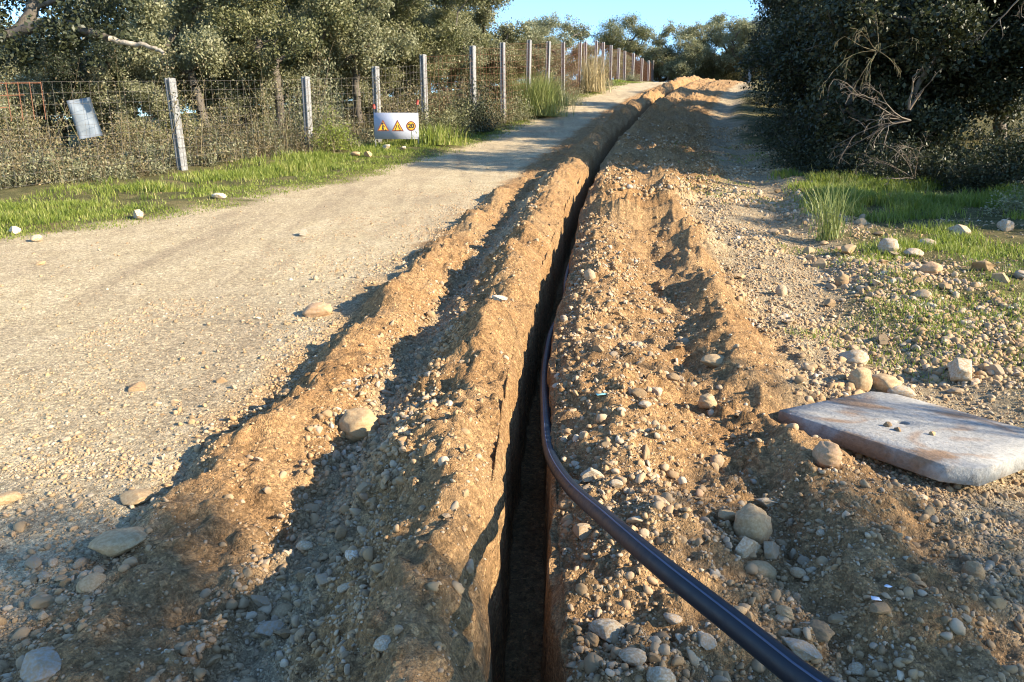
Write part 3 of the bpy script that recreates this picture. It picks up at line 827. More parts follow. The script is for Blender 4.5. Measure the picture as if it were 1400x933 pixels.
# beyond the crest of the road
for me, u, d, rz, sc, m, lab in [
 (OAK_FAR, 757, 60, .3, 1.15, M_OLIVE, 'round topped oak standing apart on the skyline above the fence posts'),
 (OAK_C, 835, 63, 1.1, 1.45, M_OAK, 'small thin topped oak on the skyline right of the round topped one'),
 (OAK_FAR2, 872, 64, 2.0, 1.0, M_OLIVE, 'oak at the left end of the dense group beyond the road crest'),
 (OAK_FAR, 915, 61, 3.3, 1.0, M_OLIVE, 'rounded oak behind the last tall fence posts'),
 (OAK_FAR2, 962, 63, 4.1, 1.15, M_OLIVE, 'tallest paler oak in the middle of the group beyond the crest'),
 (OAK_FAR, 1005, 60, 5.0, 1.08, M_OLIVE, 'oak above the short white post beyond the crest'),
 (OAK_FAR2, 1045, 58, 1.4, 1.1, M_OLIVE, 'oak at the right end of the group beyond the crest'),
 (OAK_FAR, 700, 58, 2.2, .85, M_OAK, 'dim oak half hidden behind the uphill end of the fence row'),
]:
    x, y = gxy(u, d); tree(me, x, y, rz, sc, lab, m, group='oaks beyond the crest')
for q, (u, d) in enumerate([(935, 72), (990, 71), (800, 74), (1035, 68), (1090, 66), (1120, 54)]):
    x, y = gxy(u, d); tree((OAK_FAR, OAK_FAR2)[q % 2], x, y, q * 2.1, .95 if q != 2 else .7, 'oak in the back row beyond the road crest', M_OAK, group='back row beyond the crest')
for q, (u, d) in enumerate([(862, 64), (895, 63), (925, 65), (955, 63), (985, 64), (1012, 65), (1038, 63), (1062, 60), (830, 60), (795, 58)]):
    x, y = gxy(u, d); tree((OAK_LOW, OAK_LOW2)[q % 2], x, y, q * 1.9, (.62, .72, .6)[q % 3], 'low bushy oak just over the road crest', (M_OLIVE, M_OAK)[q % 2], group='low oaks over the crest')
# the dark wall of trees on the right, its shade partly in the leaf colour
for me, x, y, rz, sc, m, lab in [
 (OAK_LOW, 8.1, 15.4, .5, 1.12, M_OAKD_SHADE, 'dark dense oak whose foliage hangs to the ground behind the dead branches'),
 (OAK_LOW2, 11.2, 14.6, 1.7, 1.0, M_OAKD_SHADE, 'dark oak in the middle of the shaded right bank behind pale twigs'),
 (OAK_LOW, 14.6, 16.0, 2.9, 1.1, M_OAKD_SHADE, 'dark oak at the outer end of the shaded wall of trees'),
 (OAK_LOW, 9.9, 22.8, 2.4, 1.15, M_OAKD_SHADE, 'tall dark oak in the first row halfway up the right bank'),
 (OAK_LOW2, 9.0, 20.2, 4.0, 1.12, M_OAKD_SHADE, 'dark oak edging the earth bank where the shade covers the road'),
 (OAK_LOW, 10.3, 25.6, 5.1, 1.1, M_OAKD_SHADE, 'dark oak farther up the right bank before the last one'),
 (OAK_LOW2, 11.6, 30.0, .2, .98, M_OAKD_SHADE, 'dark oak against the sky at the upper end of the right bank'),
 (OAK_LOW, 14.4, 36.5, 1.1, .9, M_OAKD_SHADE, 'last dark oak of the right bank near the road crest'),
 (OAK_LOW2, 13.0, 20.5, 2.2, 1.2, M_OAKD_SHADE, 'tall dark oak in the second row of the right bank'),
 (OAK_LOW, 12.8, 25.5, 3.1, 1.2, M_OAKD_SHADE, 'tall dark oak in the second row behind the upper right bank'),
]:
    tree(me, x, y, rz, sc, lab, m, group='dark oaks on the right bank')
# oaks to the right of the camera that shade the foreground
for me, x, y, rz, sc, lab in [
 (OAK_C, 7.4, -2.5, .7, 1.05, 'young oak off to the right whose crown dapples the near bank with shade'),
 (OAK_A, 10.4, -3.1, 2.0, 1.05, 'oak off to the right whose crown shades the near corner of the track'),
 (OAK_LOW, 14.5, 8.6, 1.2, .9, 'oak off to the right that shades the back of the grass clearing'),
 (OAK_LOW2, 12.4, 7.9, 2.2, .85, 'second oak off to the right that shades the back of the grass clearing'),
 (OAK_C, 9.2, 5.0, .4, .55, 'small oak off to the right that throws a shade streak over the grass bank'),
]:
    tree(me, x, y, rz, sc, lab, M_OAK)

# the old oak that reaches in from the left with a crown coloured as in shade and one bare limb
def old_oak():
    rng = np.random.default_rng(31)
    bx, by = -10.6, 13.2
    bz = h1(bx, by)
    t = thing('old_oak', 'near old oak with leaves darkened by shade and one long pale bare limb', 'tree', (bx, by, bz))
    mb = MB()
    def P(*pts): return np.array([at(*p) - np.array([bx, by, bz]) for p in pts])
    trunk = np.vstack([[[0, 0, -.1], [.05, 0, 1.0], [.1, 0, 2.0]], P((-40, 40, 13.6))])
    mb.tube(trunk, [.26, .21, .19, .17], 9)
    def limb(pts, r0, r1):
        p = P(*pts); n = len(p)
        tt = np.linspace(0, n - 1, n * 4); q = np.stack([np.interp(tt, np.arange(n), p[:, i]) for i in range(3)], 1)
        q[1:-1] += rng.normal(0, .012, (len(q) - 2, 3))
        mb.tube(q, np.linspace(r0, r1, len(q)), 7)
    limb([(-40, 40, 13.6), (0, 55, 13.6), (30, 40, 13.6), (48, 10, 13.6), (52, -30, 13.6)], .14, .10)
    limb([(-40, 40, 13.6), (10, 50, 13.5), (60, 32, 13.4), (95, 34, 13.3), (125, 45, 13.2), (150, 53, 13.2)], .12, .055)
    limb([(20, 48, 13.5), (35, 70, 13.4), (38, 82, 13.3)], .05, .02)
    limb([(48, 10, 13.6), (80, 0, 13.4), (130, -20, 13.3)], .05, .03)
    mb.build('trunk', M_BARK, t, True)
    mb = MB()
    limb([(150, 53, 13.2), (175, 60, 13.2), (195, 62, 13.15), (210, 66, 13.1), (224, 73, 13.1)], .052, .03)
    mb.build('bare_limb', M_BARKP, t, True)
    cl = P(*[(u + rng.normal(0, 9), v + rng.normal(0, 8), d) for u, v, d in [
        (5, 15, 13.5), (-20, 20, 13.8), (20, 5, 13.7), (60, 0, 13.6), (15, 62, 13.4), (30, 75, 13.3), (5, 70, 13.6), (80, 18, 13.3), (100, 25, 13.4), (120, 15, 13.2),
        (140, 45, 13.2), (118, 52, 13.2), (90, 48, 13.2), (75, 62, 13.3), (145, 30, 13.3), (130, 0, 13.4), (160, -5, 13.2), (100, 0, 13.5), (40, 20, 13.9), (-30, 70, 13.6),
        (175, 8, 13.2), (60, 40, 13.0), (20, 35, 13.1), (150, 12, 13.6), (-40, 0, 13.5), (10, -20, 13.5), (60, -25, 13.5), (110, -25, 13.5), (155, -30, 13.5), (35, 78, 13.2), (78, 70, 13.4)]])
    cl = np.repeat(cl, 4, 0) + rng.normal(0, .15, (len(cl) * 4, 3))
    C = np.repeat(cl, 75, 0) + rng.normal(0, .10, (len(cl) * 75, 3))
    V, Fa = leaves(rng, C, .075, .046, None, .2)
    obj('crown', mesh_from('crown', V, Fa), M_OAKD_SHADE, t)
old_oak()

def shrub_mesh(seed, rx, rz_, ncl, per, lsz, stems=30, up=.2):
    rng = np.random.default_rng(seed)
    v = rng.normal(size=(ncl, 3)); v /= np.linalg.norm(v, axis=1)[:, None]; v[:, 2] = np.abs(v[:, 2])
    c = v * np.array([rx, rx, rz_]) * (rng.uniform(.25, 1.05, (ncl, 1)) ** .6)
    c *= (1 + .25 * rng.normal(size=(ncl, 1)))
    c[:, 2] = np.maximum(c[:, 2], .05)
    C = np.repeat(c, per, 0) + rng.normal(0, rx * .13, (ncl * per, 3)); C[:, 2] = np.maximum(C[:, 2], .01)
    V, Fa = leaves(rng, C, lsz, lsz * .55, None, up)
    k = rng.choice(ncl, min(stems, ncl), replace=False)
    A = np.zeros((len(k), 3)); A[:, :2] = rng.normal(0, rx * .12, (len(k), 2)); A[:, 2] = -.03
    mid = (A + c[k]) / 2 + rng.normal(0, rx * .08, (len(k), 3))
    V1, F1 = frusta(np.concatenate([A, mid]), np.concatenate([mid, c[k]]), np.r_[np.full(len(k), .011), np.full(len(k), .008)], np.r_[np.full(len(k), .008), np.full(len(k), .003)], 4)
    return mesh_from('stems', V1, F1), mesh_from('foliage', V, Fa)
def shrub(me, x, y, label, m, rz=0, sc=1.0, name='shrub', cat='shrub', group=None, mst=M_BARK, zs=1.0):
    t = thing(name, label, cat, (x, y, h1(x, y)), rz, group, sc); t.scale = (sc, sc, sc * zs)
    for nm, d, mm in (('stems', me[0], mst), ('foliage', me[1], m)):
        o = bpy.data.objects.new(nm, d); COL.objects.link(o); o.parent = t
        if not d.materials: d.materials.append(mm)
        o.material_slots[0].link = 'OBJECT'; o.material_slots[0].material = mm
    return t
SH_A = shrub_mesh(41, .8, 1.1, 130, 45, .05)
SH_B = shrub_mesh(42, .9, .8, 130, 45, .045)
SH_C = shrub_mesh(43, .6, .6, 90, 40, .04)
for q, (u, d, me, sc, zs, m, lab) in enumerate([
 (465, 19.6, SH_C, 1.05, 1.1, M_LIME, 'bright lime green shrub between the second post and the warning board'),
 (650, 24.2, SH_A, 1.0, 1.35, M_OAKD_SHADE, 'dark leafy shrub swallowing the foot of two fence posts'),
 (612, 22.8, SH_B, 1.0, 1.2, M_OAK, 'grey green shrub just uphill of the warning board'),
 (598, 25.5, SH_A, .9, 1.4, M_SCRUB, 'brown twiggy shrub behind the fence past the warning board'),
 (548, 22.8, SH_A, 1.0, 1.35, M_SCRUB, 'rust brown dry shrub behind the warning board'),
 (700, 28.0, SH_B, .95, 1.2, M_OLIVE, 'pale leafy shrub at the foot of the broom bush'),
 (672, 27.0, SH_B, .9, 1.1, M_OAK, 'low green shrub between two posts below the broom bush'),
 (440, 21.5, SH_A, 1.1, 1.5, M_OLIVE, 'yellowish tall shrub behind the second post'),
 (320, 19.5, SH_A, .9, 1.0, M_SCRUB, 'brown scrub shrub right of the first leaning post'),
 (60, 18.0, SH_A, 1.1, 1.2, M_SCRUB, 'dry brown shrub under the rusty mesh'),
 (185, 19.0, SH_B, 1.1, 1.1, M_SCRUB, 'brown tangled shrub left of the first leaning post'),
 (770, 33.0, SH_B, .8, 1.0, M_OLIVE, 'pale shrub at the foot of the posts right of the broom bush'),
 (275, 21.5, SH_B, 1.0, 1.3, M_OAK, 'green brown shrub behind the first leaning post'),
 (855, 49.5, SH_C, .9, .8, M_OLIVE, 'small shrub at the road edge below the far posts'),
]):
    x, y = gxy(u, d); shrub(me, x, y, lab, m, q * 1.7, sc, zs=zs)
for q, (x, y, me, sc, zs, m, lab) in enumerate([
 (6.4, 16.4, SH_A, 1.0, 1.0, M_OAKD_SHADE, 'dark low bush at the inner corner of the shaded bank'),
 (7.1, 14.0, SH_B, 1.0, 1.0, M_OAKD_SHADE, 'dark low bush behind the pale broom tuft'),
 (7.3, 19.8, SH_A, 1.0, 1.0, M_OAKD_SHADE, 'dark bush beside the earth strip in the shade'),
 (8.3, 23.2, SH_B, 1.0, 1.1, M_OAKD_SHADE, 'dark bush at the road edge under the upper oaks'),
 (9.9, 27.2, SH_A, .95, .8, M_OAKD_SHADE, 'dark bush at the road edge near the top of the bank'),
 (9.6, 12.8, SH_A, 1.0, 1.1, M_OAKD_SHADE, 'leafy bush behind the grass under the pale hanging branch'),
 (8.2, 13.2, SH_B, 1.0, .9, M_OAKD_SHADE, 'low dark bush at the back of the grass clearing'),
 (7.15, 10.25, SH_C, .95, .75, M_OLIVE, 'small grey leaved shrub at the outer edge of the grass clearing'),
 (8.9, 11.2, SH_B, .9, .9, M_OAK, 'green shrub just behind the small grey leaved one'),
 (9.9, 13.6, SH_A, 1.15, 1.2, M_OAKD_SHADE, 'dark dense bush filling the gap under the outer oaks'),
 (11.2, 13.9, SH_A, 1.2, 1.25, M_OAKD_SHADE, 'dark dense bush at the far right end of the shaded bank'),
 (8.9, 13.6, SH_B, 1.1, 1.2, M_OAKD_SHADE, 'leafy bush right of the dead fan branch'),
 (10.6, 33.0, SH_B, .9, .8, M_OAKD_SHADE, 'dark bush close to the road crest'),
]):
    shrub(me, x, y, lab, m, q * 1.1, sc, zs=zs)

shrub(SH_A, 6.2, 1.98, 'unseen stretched bush off to the right, added to shade the far side of the slab', M_OAK, .4, .27, zs=10.4)  # unseen; bush mesh stretched tall and thin for the shade band on the slab

def tuft(name, label, cat, x, y, n, h, w, spread, lean, m, group=None, seed=0, z=None):
    rng = np.random.default_rng(seed + 500)
    P = np.zeros((n, 3)); P[:, :2] = rng.normal(0, spread, (n, 2))
    V, Fa = blades(rng, P, h * rng.uniform(.45, 1.1, n), w, lean)
    o = obj(name, mesh_from(name, V, Fa), m, None, (x, y, h1(x, y) - .01 if z is None else z))
    return tag(o, label, cat, group)
x, y, _ = gpx(1132, 328)
tuft('broom_tuft', 'pale green upright broom tuft at the front of the grass clearing', 'plant', x, y, 130, .85, .009, .07, .5, M_BROOM, seed=1)
x, y = gxy(733, 29.0)
tuft('broom_bush', 'tall feathery yellow green broom bush in front of the fence', 'shrub', x, y, 2600, 1.65, .014, .42, .55, M_BROOM, seed=2)
x, y = gxy(803, 38.5)
tuft('straw_tuft', 'tall straw coloured dry grass clump among the far posts', 'plant', x, y, 420, 2.0, .02, .35, .35, M_STRAW, seed=3)
x, y = gxy(596, 20.6)
tuft('grass_tuft', 'tall fresh grass clump right of the warning board', 'grass', x, y, 500, .6, .02, .35, .4, M_GRASS, seed=4)

# ------------------------------------------------------------------ dead and hanging branches on the right bank
def twigs(name, label, cat, start, direction, length, n_main, m, seed, droop=.5, r=.016, sub=5, fan=.5):
    rng = np.random.default_rng(seed)
    A, B, ra, rb = [], [], [], []
    def branch(p, d, L, r0, depth):
        k = 6; q = p.copy(); dd = d / np.linalg.norm(d)
        for i in range(k):
            dd = dd + rng.normal(0, .13, 3); dd[2] -= droop * .12 * (i / k) * (1 + depth); dd /= np.linalg.norm(dd)
            q2 = q + dd * L / k
            A.append(q); B.append(q2); ra.append(r0 * (1 - i / k * .75)); rb.append(r0 * (1 - (i + 1) / k * .75))
            if depth < 2 and i > 0:
                for _ in range(sub if depth == 0 else 2):
                    if rng.uniform() < .55:
                        branch(q2, dd + rng.normal(0, .55, 3), L * rng.uniform(.25, .5), r0 * .45, depth + 1)
            q = q2
    s = np.array(start, float)
    for _ in range(n_main):
        branch(s * 0, np.array(direction, float) + rng.normal(0, fan, 3), length * rng.uniform(.7, 1.15), r, 0)
    V, Fa = frusta(A, B, np.maximum(ra, .003), np.maximum(rb, .0025), 4)
    return tag(obj(name, mesh_from(name, V, Fa), m, None, tuple(s)), label, cat)
twigs('dead_branch', 'pale dead branch fanning down in front of the dark oaks', 'branch', at(1245, 165, 12.6), (-.93, -.1, -.12), 1.0, 5, M_DEAD_SHADE, 61, 1.2, .018, 2, .30)
twigs('dead_branch', 'grey leafless branch leaning behind the grass clearing', 'branch', at(1250, 245, 12.9), (-.6, -.1, .35), .9, 4, M_DEAD_SHADE, 62, .9, .012, 2, .35)
twigs('hanging_branch', 'pale bare branch hanging from above at the outer end of the dark bank', 'branch', at(1408, -20, 11.5), (-.12, 0, -.98), .62, 2, M_DEAD_SHADE, 63, .3, .016, 1, .25)
twigs('dry_frond', 'dry brown drooping frond against the dark leaves', 'branch', at(1200, 70, 12.8), (-.5, -.2, .1), .8, 9, M_SCRUB, 64, 2.6, .008, 1, .5)
twigs('dead_branch', 'small upright grey snag with lichen beside the dead fan branch', 'branch', at(1243, 150, 12.5), (.1, -.1, .95), .55, 2, M_DEAD_SHADE, 65, .1, .028, 1, .2)

# ------------------------------------------------------------------ grass and undergrowth
def build_grass():
    rng = np.random.default_rng(8)
    mb = MB()
    # left verge
    n = 150000
    y = np.exp(rng.uniform(math.log(7), math.log(48), n)); off = rng.uniform(-.5, 3.6, n) ** 1.0
    x = XG(y) - off
    kp = rng.uniform(0, 1, n) < np.clip(.95 * sst(-.4, .5, off) * np.clip(2.0 * (.5 + .5 * fbm(x, y, 1.3, 3, 91)) - .1, 0, 1.2) * (1 - .75 * sst(1.9, 3.4, off)), 0, 1)
    kp &= (x > -.76 * y - .6)
    x, y, off = x[kp], y[kp], off[kp]
    h = (.018 + .085 * sst(0, 2.2, off)) * rng.uniform(.5, 1.5, len(x)) * (1 + .5 * fbm(x, y, .9, 2, 92))
    V, Fa = blades(rng, np.stack([x, y, H(x, y, False) - .01], 1), np.abs(h) + .02, .004 + .00075 * y, .5)
    mb.add(V, Fa)
    # right clearing
    n = 230000
    y = rng.uniform(2.2, 15.5, n); x = XR(y) + rng.uniform(-.5, 7.5, n)
    pat = .5 + .5 * fbm(x, y, 1.1, 3, 93)
    kp = rng.uniform(0, 1, n) < np.clip(sst(-.3, .5, x - XR(y)) * np.clip((pat - .42) * 3.0, 0, 1.2), 0, 1)
    kp &= (x < .78 * y + 1.0)
    x, y = x[kp], y[kp]
    h = (.035 + .095 * sst(6, 11, y)) * rng.uniform(.45, 1.5, len(x)) * (1 + .5 * fbm(x, y, 1.4, 2, 94))
    V, Fa = blades(rng, np.stack([x, y, H(x, y, False) - .01], 1), np.abs(h) + .015, .0035 + .0007 * y, .55)
    mb.add(V, Fa)
    # thin grass in the gravel strip and beside it
    n = 40000
    y = np.exp(rng.uniform(math.log(4), math.log(22), n)); x = XT(y) + rng.uniform(1.7, 4, n)
    kp = (fbm(x, y, 1.2, 2, 95) > .42) & (rng.uniform(0, 1, n) < .5)
    x, y = x[kp], y[kp]
    V, Fa = blades(rng, np.stack([x, y, H(x, y, False) - .005], 1), rng.uniform(.02, .06, len(x)), .004 + .0006 * y, .6)
    mb.add(V, Fa)
    o = mb.build('grass', M_GRASS)
    tag(o, 'fresh green grass on the verge and in the clearing', 'grass', None, 'stuff')
build_grass()
def build_undergrowth():
    rng = np.random.default_rng(9)
    fy = np.array([11, 15, 18.3, 20, 22, 23.5, 25, 29, 36, 48]); fx = np.array([-9.2, -6.88, -5.13, -3.7, -2.64, -1.26, -.3, 1.38, 3.3, 8.0])
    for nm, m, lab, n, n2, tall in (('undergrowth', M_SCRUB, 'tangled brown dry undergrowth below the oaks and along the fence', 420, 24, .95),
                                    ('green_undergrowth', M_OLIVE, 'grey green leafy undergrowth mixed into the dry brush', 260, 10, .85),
                                    ('dark_undergrowth', M_OAKD_SHADE, 'dark undergrowth at the foot of the shaded oaks on the right', 0, 260, .85)):  # leaf colour holds the shade of the right bank
        mb = MB()
        d = np.exp(rng.uniform(math.log(13), math.log(44), n))
        x = np.interp(d, fy, fx) - .45 - rng.exponential(2.4, n); y = d
        y2 = rng.uniform(12.6, 36, n2); x2 = np.interp(y2, [12.6, 13.4, 15, 20, 26, 36], [8.0, 6.6, 6.0, 7.2, 9.3, 14.0]) + rng.exponential(1.6, n2)
        x = np.r_[x, x2]; y = np.r_[y, y2]; z = H(x, y, False); N_ = len(x)
        sc = tall * rng.uniform(.35, .95, N_) * (.75 + .6 * fbm(x, y, .35, 2, 97)) * np.r_[np.clip(.75 + .20 * (np.interp(d, fy, fx) - x[:n]), .75, 1.5), np.full(n2, .75)]
        # lumps of leaves
        q = 12
        v = rng.normal(size=(N_ * q, 3)); v /= np.linalg.norm(v, axis=1)[:, None]; v[:, 2] = np.abs(v[:, 2]) * 1.25
        c = np.repeat(np.stack([x, y, z], 1), q, 0) + v * np.repeat(sc, q)[:, None] * .62 * rng.uniform(.5, 1.15, (N_ * q, 1))
        per = 15 if n else 26
        C = np.repeat(c, per, 0) + rng.normal(0, .085, (len(c) * per, 3))
        V, Fa = leaves(rng, C, .055, .03, None, .1); mb.add(V, Fa)
        # thin twigs running out to them
        A = np.repeat(np.stack([x, y, z - .03], 1), q, 0); A[:, :2] += rng.normal(0, .08, (len(A), 2))
        mid = (A + c) / 2 + rng.normal(0, .08, A.shape)
        tip = c + (c - mid) * rng.uniform(.1, 1.1, (len(c), 1)) + rng.normal(0, .05, c.shape)
        V, Fa = frusta(np.r_[A, mid], np.r_[mid, tip], np.full(2 * len(A), .008), np.full(2 * len(A), .004), 3); mb.add(V, Fa)
        if nm == 'undergrowth':      # thin leaning wands with sparse leaves
            w = 110
            wy = np.exp(rng.uniform(math.log(13.5), math.log(36), w)); wx = np.interp(wy, fy, fx) - .4 - rng.exponential(1.6, w)
            p = np.stack([wx, wy, H(wx, wy, False) - .05], 1); hh = rng.uniform(1.0, 2.7, (w, 1)); dd = rng.normal(0, .28, (w, 3)); dd[:, 2] = 1
            pts_ = [p]
            for k in range(4):
                dd = dd + rng.normal(0, .14, (w, 3)); dd[:, 2] = np.maximum(dd[:, 2], .5); pts_.append(pts_[-1] + dd * hh / 4)
            for k in range(4):
                V, Fa = frusta(pts_[k], pts_[k + 1], np.full(w, .013 - .003 * k), np.full(w, .010 - .003 * k), 4); mb.add(V, Fa)
            t = rng.uniform(1.2, 4, (w, 60)); k = np.minimum(t.astype(int), 3); f = (t - k)[..., None]
            PP = np.stack(pts_, 1); ii = np.arange(w)[:, None]
            C = (PP[ii, k] * (1 - f) + PP[ii, k + 1] * f).reshape(-1, 3); C = C + rng.normal(0, .12, C.shape)
            V, Fa = leaves(rng, C, .055, .03, None, .2); mb.add(V, Fa)
        if nm == 'undergrowth':
            g = np.repeat(np.stack([x, y, z - .02], 1), 22, 0); g[:, :2] += rng.normal(0, .4, (len(g), 2))
            V, Fa = blades(rng, g, np.repeat(sc, 22) * rng.uniform(.25, 1.1, len(g)), .010, .8); mb.add(V, Fa)
        tag(mb.build(nm, m), lab, 'undergrowth', None, 'stuff')
build_undergrowth()

# ------------------------------------------------------------------ fence of grooved concrete posts and rusty mesh
def h_post(hgt, w=.15, web=.05, fl=.044):
    a, b = w / 2, web / 2; g = a - fl
    sec = [(-a, -a), (-g, -a), (-g, -b), (g, -b), (g, -a), (a, -a), (a, a), (g, a), (g, b), (-g, b), (-g, a), (-a, a)]
    V = [(x, y, -.25) for x, y in sec] + [(x, y, hgt - .006) for x, y in sec] + [(x * .93, y * .93, hgt) for x, y in sec]
    k = 12; Fa = []
    for r in range(2):
        for i in range(k): Fa.append([r * k + i, r * k + (i + 1) % k, (r + 1) * k + (i + 1) % k, (r + 1) * k + i])
    T = 2 * k
    Fa += [[T + 0, T + 1, T + 10, T + 11], [T + 1, T + 2, T + 9, T + 10], [T + 2, T + 3, T + 8, T + 9], [T + 3, T + 4, T + 7, T + 8], [T + 4, T + 5, T + 6, T + 7]]
    return np.array(V), np.array(Fa)
POSTS = [  # column px, depth, top row px
 (237, 15.0, 107), (417, 18.3, 105), (513, 20.0, 91), (579, 22.0, 75), (646, 23.5, 63), (688, 25.0, 58), (722, 27.0, 55), (748, 29.2, 57), (771, 31.7, 58),
 (793, 36.0, 58), (801, 38.0, 57), (815.5, 40.0, 56), (825, 42.0, 58), (836, 43.8, 62), (846, 45.8, 66), (855, 47.5, 70), (866, 49.5, 73), (878, 53, 80), (887, 55.5, 83), (893, 58, 83), (915, 58, 85), (940, 57, 88)]
def build_fence():
    pts = []
    for u, d, vt in POSTS:
        p = at(u, vt, d); zb = h1(p[0], p[1])
        pts.append((p[0], p[1], zb, max(1.5, min(2.9, p[2] - zb))))
    pts.insert(0, (-9.25, 11.3, h1(-9.25, 11.3), 2.0))
    root = thing('wire_fence', 'long fence of grooved concrete posts with rusty wire mesh along the verge', 'fence', (pts[1][0], pts[1][1], pts[1][2]))
    O = np.array([pts[1][0], pts[1][1], pts[1][2]])
    rng = np.random.default_rng(21)
    for i, (x, y, zb, hg) in enumerate(pts):
        a = pts[max(0, i - 1)]; b = pts[min(len(pts) - 1, i + 1)]
        an = math.atan2(b[1] - a[1], b[0] - a[0])
        V, Fa = h_post(hg)
        o = obj('post', mesh_from('post', V, Fa), M_POST, root, (x - O[0], y - O[1], zb - O[2]))
        ly, lx = (rng.normal(0, .012), rng.normal(0, .012))
        if i == 1: lx, ly = 0.02, -.035
        if i == 0: ly = .1
        o.rotation_euler = (lx, ly, an - math.pi / 2)
    for i in range(len(pts) - 1):
        a, b = np.array(pts[i]), np.array(pts[i + 1])
        L = np.linalg.norm(b[:2] - a[:2]); dr = (b[:2] - a[:2]) / L
        off = np.array([dr[1], -dr[0]]) * .078                     # on the road side of the posts
        A = np.array([a[0] + off[0], a[1] + off[1], a[2]]) - O; B = np.array([b[0] + off[0], b[1] + off[1], b[2]]) - O
        hh = min(a[3], b[3]) - .06
        P, Q = [], []
        nh = int(hh / .19)
        for k in range(nh + 1):
            z = .06 + (hh - .06) * k / nh; P.append(A + [0, 0, z]); Q.append(B + [0, 0, z])
        nv = max(2, int(L / .17))
        for k in range(nv + 1):
            t = k / nv; c = A + (B - A) * t; P.append(c + [0, 0, .06]); Q.append(c + [0, 0, hh])
        r = .0018 + .00004 * a[1] if i < 5 else .0020 + .00004 * a[1]
        V, Fa = frusta(P, Q, np.full(len(P), r), np.full(len(P), r), 4)
        obj('wire_mesh', mesh_from('wire_mesh', V, Fa), M_WIRE if i < 4 else M_RUST, root)
        if i == 0:
            P, Q = [], []
            t0, t1 = .16, .46
            for k in range(4): z = hh - .02 - .19 * k; P.append(A + (B - A) * t0 + [0, 0, z]); Q.append(A + (B - A) * (t1 - .06 * k) + [0, 0, z])
            for k in range(9):
                t = t0 + (t1 - t0) * k / 8; c = A + (B - A) * t; P.append(c + [0, 0, hh - .62]); Q.append(c + [0, 0, hh])
            V, Fa = frusta(np.array(P) + [.02, -.02, 0], np.array(Q) + [.02, -.02, 0], np.full(len(P), .007), np.full(len(P), .007), 5)
            o = obj('mesh_patch', mesh_from('mesh_patch', V, Fa), M_RUST, root); o['label'] = 'bright rust red mesh patch'
    return pts
FP = build_fence()
def short_post(u, v, d, hg, lab):
    x, y = gxy(u, d); zb = h1(x, y)
    p = at(u, v, d)
    V, Fa = h_post(max(.8, p[2] - zb))
    o = obj('fence_post', mesh_from('fence_post', V, Fa), M_POST, None, (x, y, zb)); o.rotation_euler = (0, 0, .6)
    tag(o, lab, 'post')
short_post(1007.5, 97, 56, 1.5, 'short white post standing alone beyond the road crest')
short_post(1023, 100, 60, 1.4, 'thin pale post at the far right beyond the road crest')

# ------------------------------------------------------------------ sheet hung on the fence
def metal_sheet():
    c = at(116, 162, 14.05)
    m, n, l, b = mat('pale galvanised sheet')
    tc = N(n, 'ShaderNodeTexCoord').outputs['Object']
    k = noise(n, l, tc, 5, 4)
    l.new(ramp(n, l, k, [(.35, (.17, .195, .225)), (.65, (.24, .265, .295))]), b.inputs['Base Color']); b.inputs['Roughness'].default_value = .45; b.inputs['Metallic'].default_value = .2
    mb = MB()
    nx, nz = 6, 10
    V = []
    for s in (-.006, .006):
        for j in range(nz + 1):
            for i in range(nx + 1):
                V.append([(i / nx - .5) * .41, s + .012 * math.sin(i * 1.1 + j * .5), (j / nz - .5) * .71])
    W_ = nx + 1; K = (nx + 1) * (nz + 1); Fa = []
    for j in range(nz):
        for i in range(nx):
            a = j * W_ + i; Fa.append([a, a + 1, a + W_ + 1, a + W_]); Fa.append([K + a, K + a + W_, K + a + W_ + 1, K + a + 1])
    for j in range(nz):
        for i in (0, nx):
            a = j * W_ + i; Fa.append([a, a + W_, K + a + W_, K + a])
    for i in range(nx):
        for j in (0, nz):
            a = j * W_ + i; Fa.append([a, a + 1, K + a + 1, K + a])
    mb.add(V, Fa)
    o = mb.build('metal_sheet', m, None, True, tuple(c))
    o.rotation_euler = (0, math.radians(-11), math.radians(20))
    tag(o, 'blank pale metal sheet hung askew behind the fence mesh', 'sheet')
metal_sheet()

